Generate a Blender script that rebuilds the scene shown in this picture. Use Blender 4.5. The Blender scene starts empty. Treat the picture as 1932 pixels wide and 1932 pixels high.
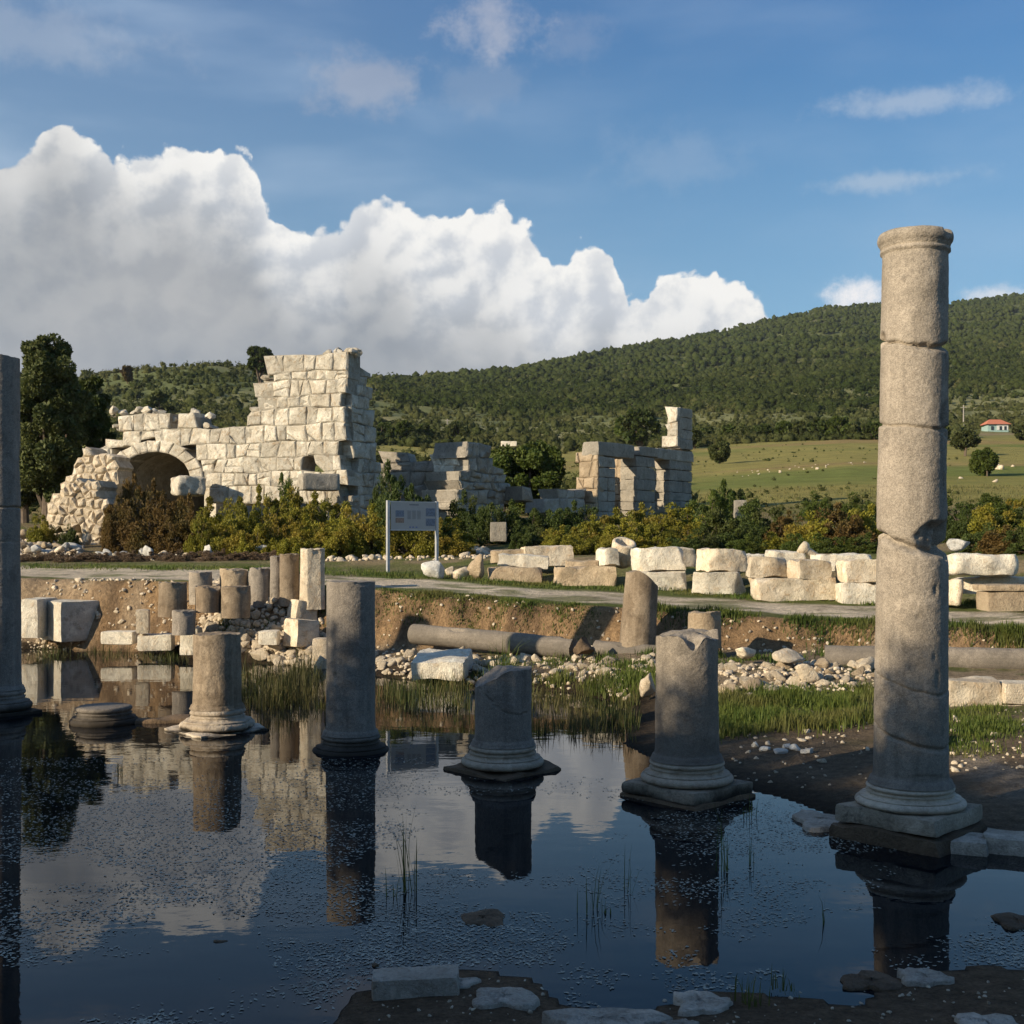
import bpy, math, random
import numpy as np
from mathutils import Vector, Matrix
# ------------------------------------------------------------------ camera, light, exposure
scene = bpy.context.scene
COL = scene.collection
F, U0, V0, CH = 2300.0, 966.0, 1020.0, 2.6      # focal length (px of a 1932 px frame), principal column, horizon row, eye height
cam_data = bpy.data.cameras.new("camera"); cam = bpy.data.objects.new("camera", cam_data); COL.objects.link(cam)
cam.location = (0, 0, CH); cam.rotation_euler = (math.radians(90), 0, 0)
cam_data.sensor_width = 36; cam_data.sensor_fit = 'HORIZONTAL'; cam_data.lens = 36 * F / 1932
cam_data.shift_y = (V0 - 966) / 1932; cam_data.clip_start = 0.1; cam_data.clip_end = 20000
scene.camera = cam
SUN_EL, SUN_PHI = math.radians(20), math.radians(58)
SUN = Vector((-math.sin(SUN_PHI) * math.cos(SUN_EL), -math.cos(SUN_PHI) * math.cos(SUN_EL), math.sin(SUN_EL)))
sd_ = bpy.data.lights.new("sun", 'SUN'); sd_.energy = 5.0; sd_.angle = math.radians(0.55); sd_.color = (1.0, 0.85, 0.63)
sun = bpy.data.objects.new("sun", sd_); COL.objects.link(sun); sun.location = (-20, -12, 12)
sun.rotation_euler = SUN.to_track_quat('Z', 'Y').to_euler()
scene.view_settings.view_transform = 'Standard'; scene.view_settings.look = 'None'
scene.view_settings.exposure = 0.45; scene.view_settings.gamma = 1
scene.render.engine = 'CYCLES'
scene.cycles.max_bounces = 6; scene.cycles.transparent_max_bounces = 8

class NT:
    """tiny node helper"""
    def __init__(s, tree): s.t = tree; s.n = tree.nodes; s.l = tree.links
    def put(s, sock, val):
        if val is None: return
        if isinstance(val, bpy.types.NodeSocket): s.l.new(val, sock)
        else:
            if isinstance(val, (tuple, list)) and len(val) == 3 and sock.type == 'RGBA': val = (*val, 1)
            sock.default_value = val
    def node(s, typ, props=None, **ins):
        nd = s.n.new(typ)
        for k, v in (props or {}).items(): setattr(nd, k, v)
        for k, v in ins.items():
            key = k.replace('_', ' ') if not k[1:].isdigit() else int(k[1:])
            s.put(nd.inputs[key], v)
        return nd
    def m(s, op, a, b=None, c=None, clamp=False):
        nd = s.n.new('ShaderNodeMath'); nd.operation = op; nd.use_clamp = clamp
        s.put(nd.inputs[0], a); s.put(nd.inputs[1], b)
        if c is not None: s.put(nd.inputs[2], c)
        return nd.outputs[0]
    def vm(s, op, a, b=None):
        nd = s.n.new('ShaderNodeVectorMath'); nd.operation = op; s.put(nd.inputs[0], a); s.put(nd.inputs[1], b)
        return nd.outputs[0]
    def noise(s, vec, scale, detail=4, rough=.5, dist=0.0, out='Fac'):
        nd = s.node('ShaderNodeTexNoise', None, Vector=vec, Scale=scale, Detail=detail, Roughness=rough, Distortion=dist)
        return nd.outputs[out]
    def vor(s, vec, scale, feature='F1', smooth=None, out='Distance'):
        nd = s.n.new('ShaderNodeTexVoronoi'); nd.feature = feature; s.put(nd.inputs['Vector'], vec); s.put(nd.inputs['Scale'], scale)
        if smooth is not None: nd.inputs['Smoothness'].default_value = smooth
        return nd.outputs[out]
    def mr(s, v, a, b, c=0., d=1., smooth=True):
        nd = s.n.new('ShaderNodeMapRange'); nd.interpolation_type = 'SMOOTHSTEP' if smooth else 'LINEAR'
        s.put(nd.inputs[0], v)
        for i, q in enumerate((a, b, c, d)): s.put(nd.inputs[i + 1], q)
        return nd.outputs[0]
    def mix(s, f, a, b, blend='MIX'):
        nd = s.n.new('ShaderNodeMix'); nd.data_type = 'RGBA'; nd.blend_type = blend
        s.put(nd.inputs[0], f); s.put(nd.inputs[6], a); s.put(nd.inputs[7], b)
        return nd.outputs[2]
    def curve(s, x, pts):
        nd = s.n.new('ShaderNodeFloatCurve'); c = nd.mapping.curves[0]
        while len(c.points) < len(pts): c.points.new(.5, .5)
        for p, (a, b) in zip(c.points, pts): p.location = (a, b); p.handle_type = 'AUTO_CLAMPED'
        nd.mapping.update(); s.put(nd.inputs['Value'], x); return nd.outputs[0]

# ------------------------------------------------------------------ sky (physical sky with clouds by direction)
world = bpy.data.worlds.new("World"); scene.world = world; world.use_nodes = True
def build_sky():
    t = NT(world.node_tree); t.n.clear()
    out = t.n.new('ShaderNodeOutputWorld'); bg = t.n.new('ShaderNodeBackground'); bg.inputs['Strength'].default_value = 0.088
    t.l.new(bg.outputs[0], out.inputs[0])
    sky = t.n.new('ShaderNodeTexSky'); sky.sky_type = 'NISHITA'; sky.sun_disc = False
    sky.sun_elevation = SUN_EL; sky.sun_rotation = math.atan2(SUN.x, SUN.y); sky.air_density = 1.0; sky.dust_density = 0.6; sky.ozone_density = 2.5
    d = t.n.new('ShaderNodeTexCoord').outputs['Generated']; zen = t.mr(t.node('ShaderNodeSeparateXYZ', None, Vector=d).outputs[2], .22, .6)
    skyc = t.mix(1.0, sky.outputs[0], t.mix(zen, SKY_TINT, (.34, .74, 1.12)), 'MULTIPLY')
    sep = t.node('ShaderNodeSeparateXYZ', None, Vector=d); X, Y, Z = sep.outputs
    az = t.m('ARCTAN2', X, Y)
    rad = t.m('SQRT', t.m('ADD', t.m('MULTIPLY', X, X), t.m('MULTIPLY', Y, Y)))
    el = t.m('DIVIDE', Z, t.m('MAXIMUM', rad, 0.02))
    P = t.node('ShaderNodeCombineXYZ', None, X=az, Y=el, Z=0.0).outputs[0]
    # profile of the cumulus bank: tangent of elevation against azimuth
    prof = [(-700, 420), (-400, 250), (-150, 330), (-40, 300), (40, 275), (80, 235), (115, 213), (155, 228), (200, 280), (250, 292), (330, 264), (400, 276), (455, 284),
            (490, 330), (515, 380), (570, 402), (630, 402), (668, 360), (700, 346), (755, 352), (800, 388), (870, 382), (950, 394), (1000, 432), (1035, 468),
            (1070, 486), (1095, 452), (1140, 447), (1168, 500), (1200, 530), (1250, 493), (1300, 483), (1370, 512), (1430, 555), (1462, 600), (1500, 680), (1700, 800)]
    A0, A1 = -.75, .75
    pts = []
    for u, v in prof:
        a = math.atan((u - U0) / F); e = (V0 - v) / F * math.cos(a)
        pts.append(((a - A0) / (A1 - A0), min(1, max(0, e * 2))))
    top = t.m('MULTIPLY', t.curve(t.mr(az, A0, A1, 0, 1, False), pts), 0.5)
    wob = t.m('SUBTRACT', t.noise(P, 22, 2), .5)
    # billow field
    def billow(vec, fine=True):
        w = t.node('ShaderNodeVectorMath', {'operation': 'MULTIPLY_ADD'}, v0=t.noise(vec, 16, 3, .5, 0, 'Color'), v1=(.05, .04, 0), v2=vec).outputs[0]
        a = t.vor(w, 15, 'SMOOTH_F1', .6); b = t.vor(w, 34, 'SMOOTH_F1', .6)
        r = t.m('MULTIPLY_ADD', b, -.40, t.m('MULTIPLY_ADD', a, -.75, .55))
        if fine:
            c = t.vor(w, 85, 'SMOOTH_F1', .5); n = t.noise(vec, 80, 8, .65)
            r = t.m('ADD', t.m('MULTIPLY_ADD', c, -.36, r), t.m('MULTIPLY', t.m('SUBTRACT', n, .5), .44))
        return r
    b0 = billow(P)
    s0 = t.m('ADD', billow(P, False), t.m('MULTIPLY', t.noise(P, 38, 8, .62), .50)); P2 = t.vm('ADD', P, (-.008, .009, 0)); s1 = t.m('ADD', billow(P2, False), t.m('MULTIPLY', t.noise(P2, 38, 8, .62), .50))
    edge = t.m('SUBTRACT', top, el)
    edge = t.m('ADD', edge, t.m('MULTIPLY', wob, .014))
    dens = t.m('ADD', edge, t.m('MULTIPLY', b0, .036))
    mask = t.mr(dens, -.001, t.m('MULTIPLY_ADD', t.noise(P, 9, 3), .015, -.003))
    relief = t.m('SUBTRACT', s0, s1)
    depth = t.m('MAXIMUM', edge, 0.0)
    grey_off = t.m('MULTIPLY_ADD', t.mr(az, -.36, .10, 1.0, 0.0), -.070, .098)
    wide = t.m('SUBTRACT', t.noise(P, 6, 4, .5), .5)
    g = t.m('ADD', depth, t.m('MULTIPLY', wide, .10)); g = t.m('ADD', g, t.m('MULTIPLY', s0, -.045))
    grey = t.mr(g, t.m('SUBTRACT', grey_off, .055), t.m('ADD', grey_off, .06))
    lit = t.mr(relief, -.16, .13)
    rim = t.mr(depth, .0, .045, .5, 0)
    cw = t.mix(t.m('ADD', t.m('MULTIPLY', lit, .85), rim, clamp=True), (4.9, 5.2, 5.65), (7.9, 7.8, 7.55))
    cg = t.mix(t.mr(t.noise(P, 9, 5, .55), .3, .72), (2.2, 2.48, 2.85), (3.2, 3.32, 3.5))
    cg = t.mix(t.m('MULTIPLY', lit, .16), cg, (6, 5.8, 5.5))
    cc = t.mix(t.m('MULTIPLY', grey, .95), cw, cg)
    cc = t.mix(t.mr(el, .19, .12, 0, .55), cc, (2.7, 2.95, 3.3))
    # thin high cloud
    Ps = t.vm('MULTIPLY', P, (1, 3.2, 1)); cir = t.noise(Ps, 4.2, 4, .5, .2)
    leftish = t.mr(az, .25, -.5, .0, .42)
    cirm = t.m('MULTIPLY', t.mr(cir, .40, .85), t.m('ADD', leftish, .18))
    # soft hill of air towards the horizon
    hz = t.m('MULTIPLY', t.mr(el, .42, .05), .42)
    base = t.mix(hz, skyc, (2.6, 3.7, 4.9))
    base = t.mix(t.m('ADD', cirm, t.m('MULTIPLY', leftish, .45)), base, (4.2, 5.2, 6.5))
    # small separate puffs  (u, v, half width, half height, strength)
    for (u, v, rw, rh, st, col) in [(925, 45, 110, 62, .42, (5.6, 5.4, 5.6)), (690, 155, 130, 75, .38, (4.6, 4.5, 4.8)), (900, 165, 130, 60, .16, (4.4, 4.6, 5)),
                                    (1725, 188, 190, 30, .36, (5.6, 5.9, 6.3)), (1690, 340, 150, 24, .36, (5.6, 5.9, 6.2)), (1270, 300, 130, 80, .14, (5, 5.4, 6)),
                                    (1610, 556, 62, 38, .95, (7.8, 7.6, 7.6)), (1880, 560, 60, 24, .75, (6.8, 6.8, 7)), (1090, 75, 80, 60, .14, (5, 4.9, 5.2)), (30, 60, 260, 70, .25, (5, 5.2, 5.6))]:
        a = math.atan((u - U0) / F); e = (V0 - v) / F * math.cos(a)
        q = t.vm('SUBTRACT', P, (a, e, 0)); q = t.vm('MULTIPLY', q, (F / rw, F / rh, 0))
        L = t.node('ShaderNodeVectorMath', {'operation': 'LENGTH'}, v0=q).outputs['Value']
        L = t.m('ADD', L, t.m('MULTIPLY', t.m('SUBTRACT', t.noise(P, 22, 7, .68), .5), 2.8))
        base = t.mix(t.m('MULTIPLY', t.mr(L, 1.15, .15), st), base, col)
    fin = t.mix(mask, base, cc)
    t.l.new(fin, bg.inputs['Color'])
    world.cycles.sampling_method = 'MANUAL'; world.cycles.sample_map_resolution = 512
SKY_TINT = (.57, .88, 1.0)
build_sky()

# ------------------------------------------------------------------ helpers
R_ = random.Random(7)
def Pt(u, v, d): return Vector(((u - U0) / F * d, d, CH - (v - V0) / F * d))
def px(n, d): return n * d / F
def _h(ix, iy, iz, seed):
    n = (ix * 374761393 + iy * 668265263 + iz * 2147483647 + seed * 974634777) & 0xffffffff
    n = ((n ^ (n >> 13)) * 1274126177) & 0xffffffff
    n = ((n ^ (n >> 15)) * 2246822519) & 0xffffffff
    return ((n ^ (n >> 16)) & 0xffffff) / float(0xffffff)
def vnoise(p, seed=0):
    p = np.asarray(p, float); i = np.floor(p).astype(np.int64); f = p - i; f = f * f * (3 - 2 * f); r = 0
    for a in (0, 1):
        for b in (0, 1):
            for c in (0, 1):
                w = (f[..., 0] if a else 1 - f[..., 0]) * (f[..., 1] if b else 1 - f[..., 1]) * (f[..., 2] if c else 1 - f[..., 2])
                r = r + w * _h(i[..., 0] + a, i[..., 1] + b, i[..., 2] + c, seed)
    return r * 2 - 1
def fbm(p, octv=4, seed=0, gain=.5):
    p = np.asarray(p, float); r = 0; a = 1.0; s = 0
    for o in range(octv): r = r + a * vnoise(p * 2 ** o, seed + o * 17); s += a; a *= gain
    return r / s
def n2(x, y, sc, octv=4, seed=0): return fbm(np.stack([x * sc, y * sc, np.zeros_like(x) + .37], -1), octv, seed)
def sst(x, a, b): t = np.clip((x - a) / (b - a), 0, 1); return t * t * (3 - 2 * t)

class MB:
    """collects geometry for ONE mesh"""
    def __init__(s): s.v = []; s.f = []; s.t = []; s.n = 0
    def add(s, verts, faces, tint=0.0):
        verts = np.asarray(verts, float).reshape(-1, 3); k = len(verts)
        s.v.append(verts); s.t.append(np.broadcast_to(np.asarray(tint, float), (k,)))
        for f in faces: s.f.append(tuple(int(i) + s.n for i in f))
        s.n += k
    def mesh(s, name, m, smooth=False):
        me = bpy.data.meshes.new(name)
        V = np.concatenate(s.v) if s.v else np.zeros((0, 3))
        me.from_pydata(V.tolist(), [], s.f); me.update()
        at = me.attributes.new('tint', 'FLOAT', 'POINT'); at.data.foreach_set('value', np.concatenate(s.t).astype(np.float32))
        if m: me.materials.append(m)
        if smooth: me.polygons.foreach_set('use_smooth', [True] * len(me.polygons))
        return me
    def obj(s, name, m, parent=None, smooth=False, loc=None):
        o = bpy.data.objects.new(name, s.mesh(name, m, smooth)); COL.objects.link(o)
        if parent: o.parent = parent
        if loc is not None: o.location = loc
        return o
def fastmesh(name, V, faces, m, tint=None, smooth=False):
    """V (n,3), faces (k,c) arrays"""
    me = bpy.data.meshes.new(name); V = np.asarray(V, np.float32); faces = np.asarray(faces, np.int32); k, c = faces.shape
    me.vertices.add(len(V)); me.vertices.foreach_set('co', V.ravel())
    me.loops.add(k * c); me.loops.foreach_set('vertex_index', faces.ravel())
    me.polygons.add(k); me.polygons.foreach_set('loop_start', np.arange(0, k * c, c, dtype=np.int32))
    if smooth: me.polygons.foreach_set('use_smooth', [True] * k)
    me.update(calc_edges=True); me.validate()
    if tint is not None:
        at = me.attributes.new('tint', 'FLOAT', 'POINT'); at.data.foreach_set('value', np.asarray(tint, np.float32))
    if m: me.materials.append(m)
    return me
def link(name, me, parent=None, loc=None, rz=None, sc=None):
    o = bpy.data.objects.new(name, me); COL.objects.link(o)
    if parent: o.parent = parent
    if loc is not None: o.location = loc
    if rz is not None: o.rotation_euler = (0, 0, rz) if not isinstance(rz, (tuple, list)) else rz
    if sc is not None: o.scale = (sc, sc, sc) if not isinstance(sc, (tuple, list)) else sc
    return o
def tag(o, label=None, cat=None, group=None, kind=None):
    if label: o['label'] = label
    if cat: o['category'] = cat
    if group: o['group'] = group
    if kind: o['kind'] = kind
    return o
def empty(name, loc, label, cat, group=None, rz=0):
    o = bpy.data.objects.new(name, None); COL.objects.link(o); o.location = loc; o.rotation_euler = (0, 0, rz); o.empty_display_size = .3
    return tag(o, label, cat, group)
def box(mb, c, s, rz=0, tint=0):
    x, y, z = [q / 2 for q in s]; V = np.array([(a * x, b * y, k * z) for k in (-1, 1) for (a, b) in ((-1, -1), (1, -1), (1, 1), (-1, 1))])
    cr, sr = math.cos(rz), math.sin(rz); V = V @ np.array([[cr, sr, 0], [-sr, cr, 0], [0, 0, 1]]) + np.array(c)
    mb.add(V, [(3, 2, 1, 0), (4, 5, 6, 7), (0, 1, 5, 4), (1, 2, 6, 5), (2, 3, 7, 6), (3, 0, 4, 7)], tint)
def tube(mb, pts, rads, seg=8, tint=0, cap=True):
    pts = [Vector(p) for p in pts]; V = []; Fc = []
    for i, p in enumerate(pts):
        d = (pts[min(i + 1, len(pts) - 1)] - pts[max(i - 1, 0)]).normalized()
        a = d.orthogonal().normalized() if abs(d.z) > .99 or i == 0 else d.cross(Vector((0, 0, 1))).normalized() if abs(d.z) < .99 else d.orthogonal().normalized()
        if abs(d.z) > .7: a = (Vector((1, 0, 0)) - d * d.x).normalized()
        else: a = d.cross(Vector((0, 0, 1))).normalized()
        b = d.cross(a)
        for k in range(seg):
            th = 2 * math.pi * k / seg; V.append(tuple(p + (a * math.cos(th) + b * math.sin(th)) * rads[i]))
    for i in range(len(pts) - 1):
        for k in range(seg): Fc.append((i * seg + k, i * seg + (k + 1) % seg, (i + 1) * seg + (k + 1) % seg, (i + 1) * seg + k))
    if cap: Fc.append(tuple(range(seg - 1, -1, -1))); Fc.append(tuple((len(pts) - 1) * seg + k for k in range(seg)))
    mb.add(V, Fc, tint)

# ------------------------------------------------------------------ materials
def mat(name):
    m = bpy.data.materials.new(name); m.use_nodes = True; t = NT(m.node_tree); t.n.clear()
    out = t.n.new('ShaderNodeOutputMaterial'); b = t.n.new('ShaderNodeBsdfPrincipled'); t.l.new(b.outputs[0], out.inputs[0])
    return m, t, b, out
def stone(name, c0, c1, c2=None, stain=.4, speck=0.0, bump=.25, sc=1.0, rough=.9, low=None, lowz=(0, .3), pits=.3):
    """weathered stone: c0/c1 large blotches, c2 staining colour, speck granite grain, low darker wet foot"""
    m, t, b, out = mat(name)
    tc = t.n.new('ShaderNodeTexCoord').outputs['Object']; oi = t.n.new('ShaderNodeObjectInfo')
    off = t.m('MULTIPLY', oi.outputs['Random'], 37.0)
    P = t.vm('ADD', tc, t.node('ShaderNodeCombineXYZ', None, X=off, Y=off, Z=off).outputs[0])
    tint = t.n.new('ShaderNodeAttribute'); tint.attribute_name = 'tint'
    if speck > .2: stk = t.noise(t.vm('MULTIPLY', P, (9, 9, .9)), 1.0, 5, .6)
    n1 = t.noise(P, 1.3 * sc, 7, .62); n2_ = t.noise(P, 5.5 * sc, 6, .6, .6); n3 = t.noise(P, 26 * sc, 4, .6)
    c = t.mix(t.mr(n1, .35, .68), c0, c1)
    if c2: c = t.mix(t.m('MULTIPLY', t.mr(n2_, .5, .72), stain), c, c2)
    c = t.mix(t.mr(n3, .3, .75, .0, .5), c, tuple(q * .62 for q in c0))
    n5 = t.noise(P, 3.1 * sc, 9, .72, .3); c = t.mix(t.mr(n5, .53, .64, 0, .5), c, tuple(q * .42 for q in c0)); c = t.mix(t.mr(t.noise(P, 2.1 * sc, 6, .6), .58, .66, 0, .4), c, tuple(min(1, q * 1.35) for q in c1))
    if speck > .2: c = t.mix(t.mr(stk, .5, .72, 0, .5), c, tuple(q * .5 for q in c0)); c = t.mix(t.mr(stk, .45, .28, 0, .35), c, tuple(min(1, q * 1.3) for q in c1))
    if speck:
        v = t.vor(P, 150 * sc, out='Color'); g = t.node('ShaderNodeSeparateColor', None, Color=v).outputs[0]
        c = t.mix(t.m('MULTIPLY', t.mr(g, .45, .85), speck), c, tuple(q * .33 for q in c0))
        c = t.mix(t.m('MULTIPLY', t.mr(g, .25, .05), speck * .7), c, tuple(min(1, q * 1.7) for q in c0))
    if pits:
        pv = t.mr(t.noise(P, 12 * sc, 3, .7), .30, .42, 1, 0); c = t.mix(t.m('MULTIPLY', pv, pits), c, tuple(q * .35 for q in c0))
    br = t.m('ADD', t.m('MULTIPLY', oi.outputs['Random'], .34), t.m('ADD', tint.outputs['Fac'], .86))
    cc = t.node('ShaderNodeCombineColor', None, Red=br, Green=br, Blue=br).outputs[0]
    c = t.mix(1.0, c, cc, 'MULTIPLY')
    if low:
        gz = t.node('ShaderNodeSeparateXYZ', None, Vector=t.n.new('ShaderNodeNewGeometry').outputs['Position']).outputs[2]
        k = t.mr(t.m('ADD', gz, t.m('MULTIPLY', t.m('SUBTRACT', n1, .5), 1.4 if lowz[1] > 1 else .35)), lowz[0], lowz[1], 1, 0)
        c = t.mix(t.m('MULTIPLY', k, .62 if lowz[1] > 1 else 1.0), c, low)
    t.put(b.inputs['Base Color'], c); b.inputs['Roughness'].default_value = rough; b.inputs['Specular IOR Level'].default_value = .25
    h = t.m('ADD', t.m('MULTIPLY', n2_, .6), t.m('ADD', t.m('MULTIPLY', n3, .35), t.m('MULTIPLY', t.noise(P, 80 * sc, 2), .12)))
    bp = t.node('ShaderNodeBump', None, Strength=min(1, bump * 2.2), Distance=.05, Height=h); t.l.new(bp.outputs[0], b.inputs['Normal'])
    return m
def leafmat(name, c0, c1, c2, sc=1.0):
    m, t, b, out = mat(name)
    at = t.n.new('ShaderNodeAttribute'); at.attribute_name = 'tint'
    oi = t.n.new('ShaderNodeObjectInfo')
    P = t.n.new('ShaderNodeNewGeometry').outputs['Position']
    n = t.noise(P, .8 * sc, 3)
    c = t.mix(at.outputs['Fac'], c0, c1); c = t.mix(t.mr(n, .45, .7, 0, .55), c, c2)
    br = t.m('MULTIPLY_ADD', oi.outputs['Random'], .35, .82); c = t.mix(1, c, t.node('ShaderNodeCombineColor', None, Red=br, Green=br, Blue=br).outputs[0], 'MULTIPLY')
    if sc < .1:
        f = t.noise(P, 1.1, 5, .7); c = t.mix(t.mr(f, .35, .65, .75, 0), c, tuple(q * .35 for q in c0)); c = t.mix(t.mr(t.noise(P, .012, 5, .6), .4, .65, 0, .5), c, c2)  # dark mottling in the bump hollows imitates lit and shaded leafage by colour
        t.l.new(t.node('ShaderNodeBump', None, Strength=1.0, Distance=1.2, Height=f).outputs[0], b.inputs['Normal'])
    t.put(b.inputs['Base Color'], c); b.inputs['Roughness'].default_value = .6; b.inputs['Specular IOR Level'].default_value = .2 if sc > .1 else 0
    tr = t.node('ShaderNodeBsdfTranslucent', None, Color=c); mx = t.n.new('ShaderNodeMixShader'); mx.inputs[0].default_value = .28
    t.l.new(b.outputs[0], mx.inputs[1]); t.l.new(tr.outputs[0], mx.inputs[2]); t.l.new(mx.outputs[0], out.inputs[0])
    return m
def plain(name, c, rough=.7, var=.15, sc=6, metal=0):
    m, t, b, out = mat(name); P = t.n.new('ShaderNodeTexCoord').outputs['Object']; n = t.noise(P, sc, 4)
    t.put(b.inputs['Base Color'], t.mix(t.mr(n, .3, .7), tuple(q * (1 - var) for q in c), tuple(min(1, q * (1 + var)) for q in c)))
    b.inputs['Roughness'].default_value = rough; b.inputs['Metallic'].default_value = metal; return m
WET = (.035, .028, .02)
M = dict(
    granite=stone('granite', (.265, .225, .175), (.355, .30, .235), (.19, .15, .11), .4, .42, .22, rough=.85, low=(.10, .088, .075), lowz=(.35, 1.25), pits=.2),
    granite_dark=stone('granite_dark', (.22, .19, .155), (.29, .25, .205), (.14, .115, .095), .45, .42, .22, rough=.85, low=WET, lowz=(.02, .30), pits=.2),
    granite_brown=stone('granite_brown', (.20, .15, .10), (.30, .24, .17), (.10, .07, .045), .55, .3, .22, pits=.3),
    marble=stone('marble', (.44, .36, .27), (.56, .48, .37), (.22, .16, .10), .7, .1, .35, low=WET, lowz=(.01, .06), pits=.25),
    plinth=stone('plinth', (.30, .25, .18), (.41, .345, .26), (.10, .08, .06), .75, .15, .5, sc=1.6, low=WET, lowz=(.02, .14), pits=.5),
    lime=stone('limestone', (.56, .46, .33), (.72, .63, .48), (.46, .28, .13), .6, 0, .55, sc=1.5, pits=.45),
    white=stone('pale_marble', (.60, .54, .43), (.78, .71, .58), (.50, .33, .17), .55, 0, .5, sc=1.5, pits=.4),
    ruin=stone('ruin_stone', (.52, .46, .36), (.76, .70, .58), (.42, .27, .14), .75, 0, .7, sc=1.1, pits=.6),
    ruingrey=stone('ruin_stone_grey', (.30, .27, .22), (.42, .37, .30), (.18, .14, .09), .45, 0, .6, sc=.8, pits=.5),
    brown=stone('brown_stone', (.38, .29, .19), (.48, .38, .26), (.25, .16, .09), .5, 0, .5, sc=1.3, pits=.4),
    rubble=stone('rubble', (.50, .41, .29), (.68, .58, .44), (.44, .27, .14), .5, 0, .5, sc=1.8, pits=.4),
    rubble_grey=stone('rubble_grey', (.50, .48, .43), (.70, .67, .60), (.30, .24, .17), .4, 0, .5, sc=1.8, pits=.4),
    slab=stone('shore_slab', (.38, .33, .26), (.54, .47, .38), (.2, .14, .09), .5, 0, .6, sc=2, pits=.5),
    mudstone=stone('muddy_stone', (.13, .09, .055), (.19, .13, .08), (.08, .055, .035), .5, 0, .5, sc=2),
    shrub=leafmat('shrub_leaves', (.11, .12, .016), (.28, .25, .03), (.28, .17, .035)),
    shrub_dark=leafmat('dark_shrub_leaves', (.035, .058, .014), (.085, .11, .024), (.07, .065, .02)),
    shrub_brown=leafmat('brown_shrub_leaves', (.10, .06, .02), (.18, .115, .032), (.09, .09, .025)),
    dry=leafmat('dry_brush_twigs', (.15, .10, .06), (.23, .16, .10), (.10, .07, .045)),
    tree=leafmat('tree_leaves', (.045, .062, .018), (.12, .13, .04), (.08, .085, .025)),
    tree2=leafmat('green_tree_leaves', (.045, .075, .014), (.10, .125, .022), (.08, .09, .018)),
    pine=leafmat('forest_foliage', (.055, .080, .022), (.115, .145, .042), (.10, .115, .038), .02),
    scrub=leafmat('scrub_foliage', (.09, .11, .036), (.17, .185, .07), (.16, .155, .06), .03),
    grass=leafmat('grass_blades', (.05, .085, .014), (.13, .155, .032), (.16, .13, .045)),
    reed=leafmat('reed_blades', (.04, .06, .014), (.135, .115, .042), (.12, .09, .04)),
    bark=plain('bark', (.11, .08, .055), .9), steel=plain('galvanised_steel', (.45, .45, .46), .45, .08, 9, .35),
    board=plain('board_face', (.36, .355, .35), .5, .03), prblue=plain('print_blue', (.15, .18, .24), .6, .25, 30), prbrown=plain('print_brown', (.26, .18, .14), .6, .25, 30),
    prtext=plain('print_text', (.16, .17, .19), .6, .2, 40), prlogo=plain('print_logo', (.12, .16, .35), .6, .2, 40),
    roof=plain('roof_tiles', (.50, .17, .09), .8), teal=plain('teal_plaster', (.28, .40, .37), .8), wallwhite=plain('white_plaster', (.62, .62, .58), .8),
    glass=plain('window_dark', (.03, .035, .04), .2), wood=plain('pole_wood', (.30, .27, .23), .8),
    weed=plain('pondweed_flakes', (.27, .28, .23), .6, .35, 3), flower=plain('petal_yellow', (.65, .5, .05), .7), red=plain('petal_red', (.5, .05, .03), .7))

# ------------------------------------------------------------------ terrain function
POND = np.array([(-32, 29.6), (-11.6, 29.2), (-9.5, 28.9), (-7.7, 27.8), (-5.6, 26.2), (-3.7, 24.7), (-2.2, 23.0), (-1.1, 22.0), (.3, 21.4), (1.2, 20.8), (1.9, 19.2), (1.75, 17.5), (1.45, 15.6), (1.8, 14.0), (2.35, 12.9), (2.75, 12.35),
                 (3.06, 11.5), (3.3, 10.9), (4.0, 10.35), (4.6, 10.0), (6.2, 9.1), (7.5, 8.0), (5.2, 6.9), (3.4, 6.85), (3.3, 7.25), (2.9, 7.45), (2.2, 7.2), (1.95, 6.75), (1.55, 6.95), (1.1, 7.0), (.75, 6.7), (.3, 6.75), (.1, 7.2), (-.3, 7.4), (-.9, 7.0), (-1.0, 6.3), (-3, 5.6), (-6, 5), (-15, 6.5), (-32, 12)], float)
def sdist(x, y):
    d = np.full(x.shape, 1e9); ins = np.zeros(x.shape, bool); n = len(POND)
    for i in range(n):
        ax, ay = POND[i]; bx, by = POND[(i + 1) % n]; ex, ey = bx - ax, by - ay
        t = np.clip(((x - ax) * ex + (y - ay) * ey) / (ex * ex + ey * ey), 0, 1)
        d = np.minimum(d, np.hypot(x - ax - t * ex, y - ay - t * ey))
        c = ((ay > y) != (by > y)) & (x < (bx - ax) * (y - ay) / (by - ay + 1e-12) + ax); ins ^= c
    return np.where(ins, -d, d)
YB = lambda x: 25.4 - .41 * np.clip(x, -40, 22) + .35 * n2(x, x * 0, .35, 3, 5)
def ztop(x): return np.interp(x, [-40, -14, -8, -2, .4, 2, 5.3, 9, 14, 40], [1.8, 1.65, 1.62, 1.48, 1.33, 1.27, 1.12, 1.0, .95, .9])
DS = [40, 50, 62, 80, 120, 200, 330]
TU = [-2500, -300, 100, 400, 700, 1000, 1300, 1600, 1932, 2400, 5000]
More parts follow.
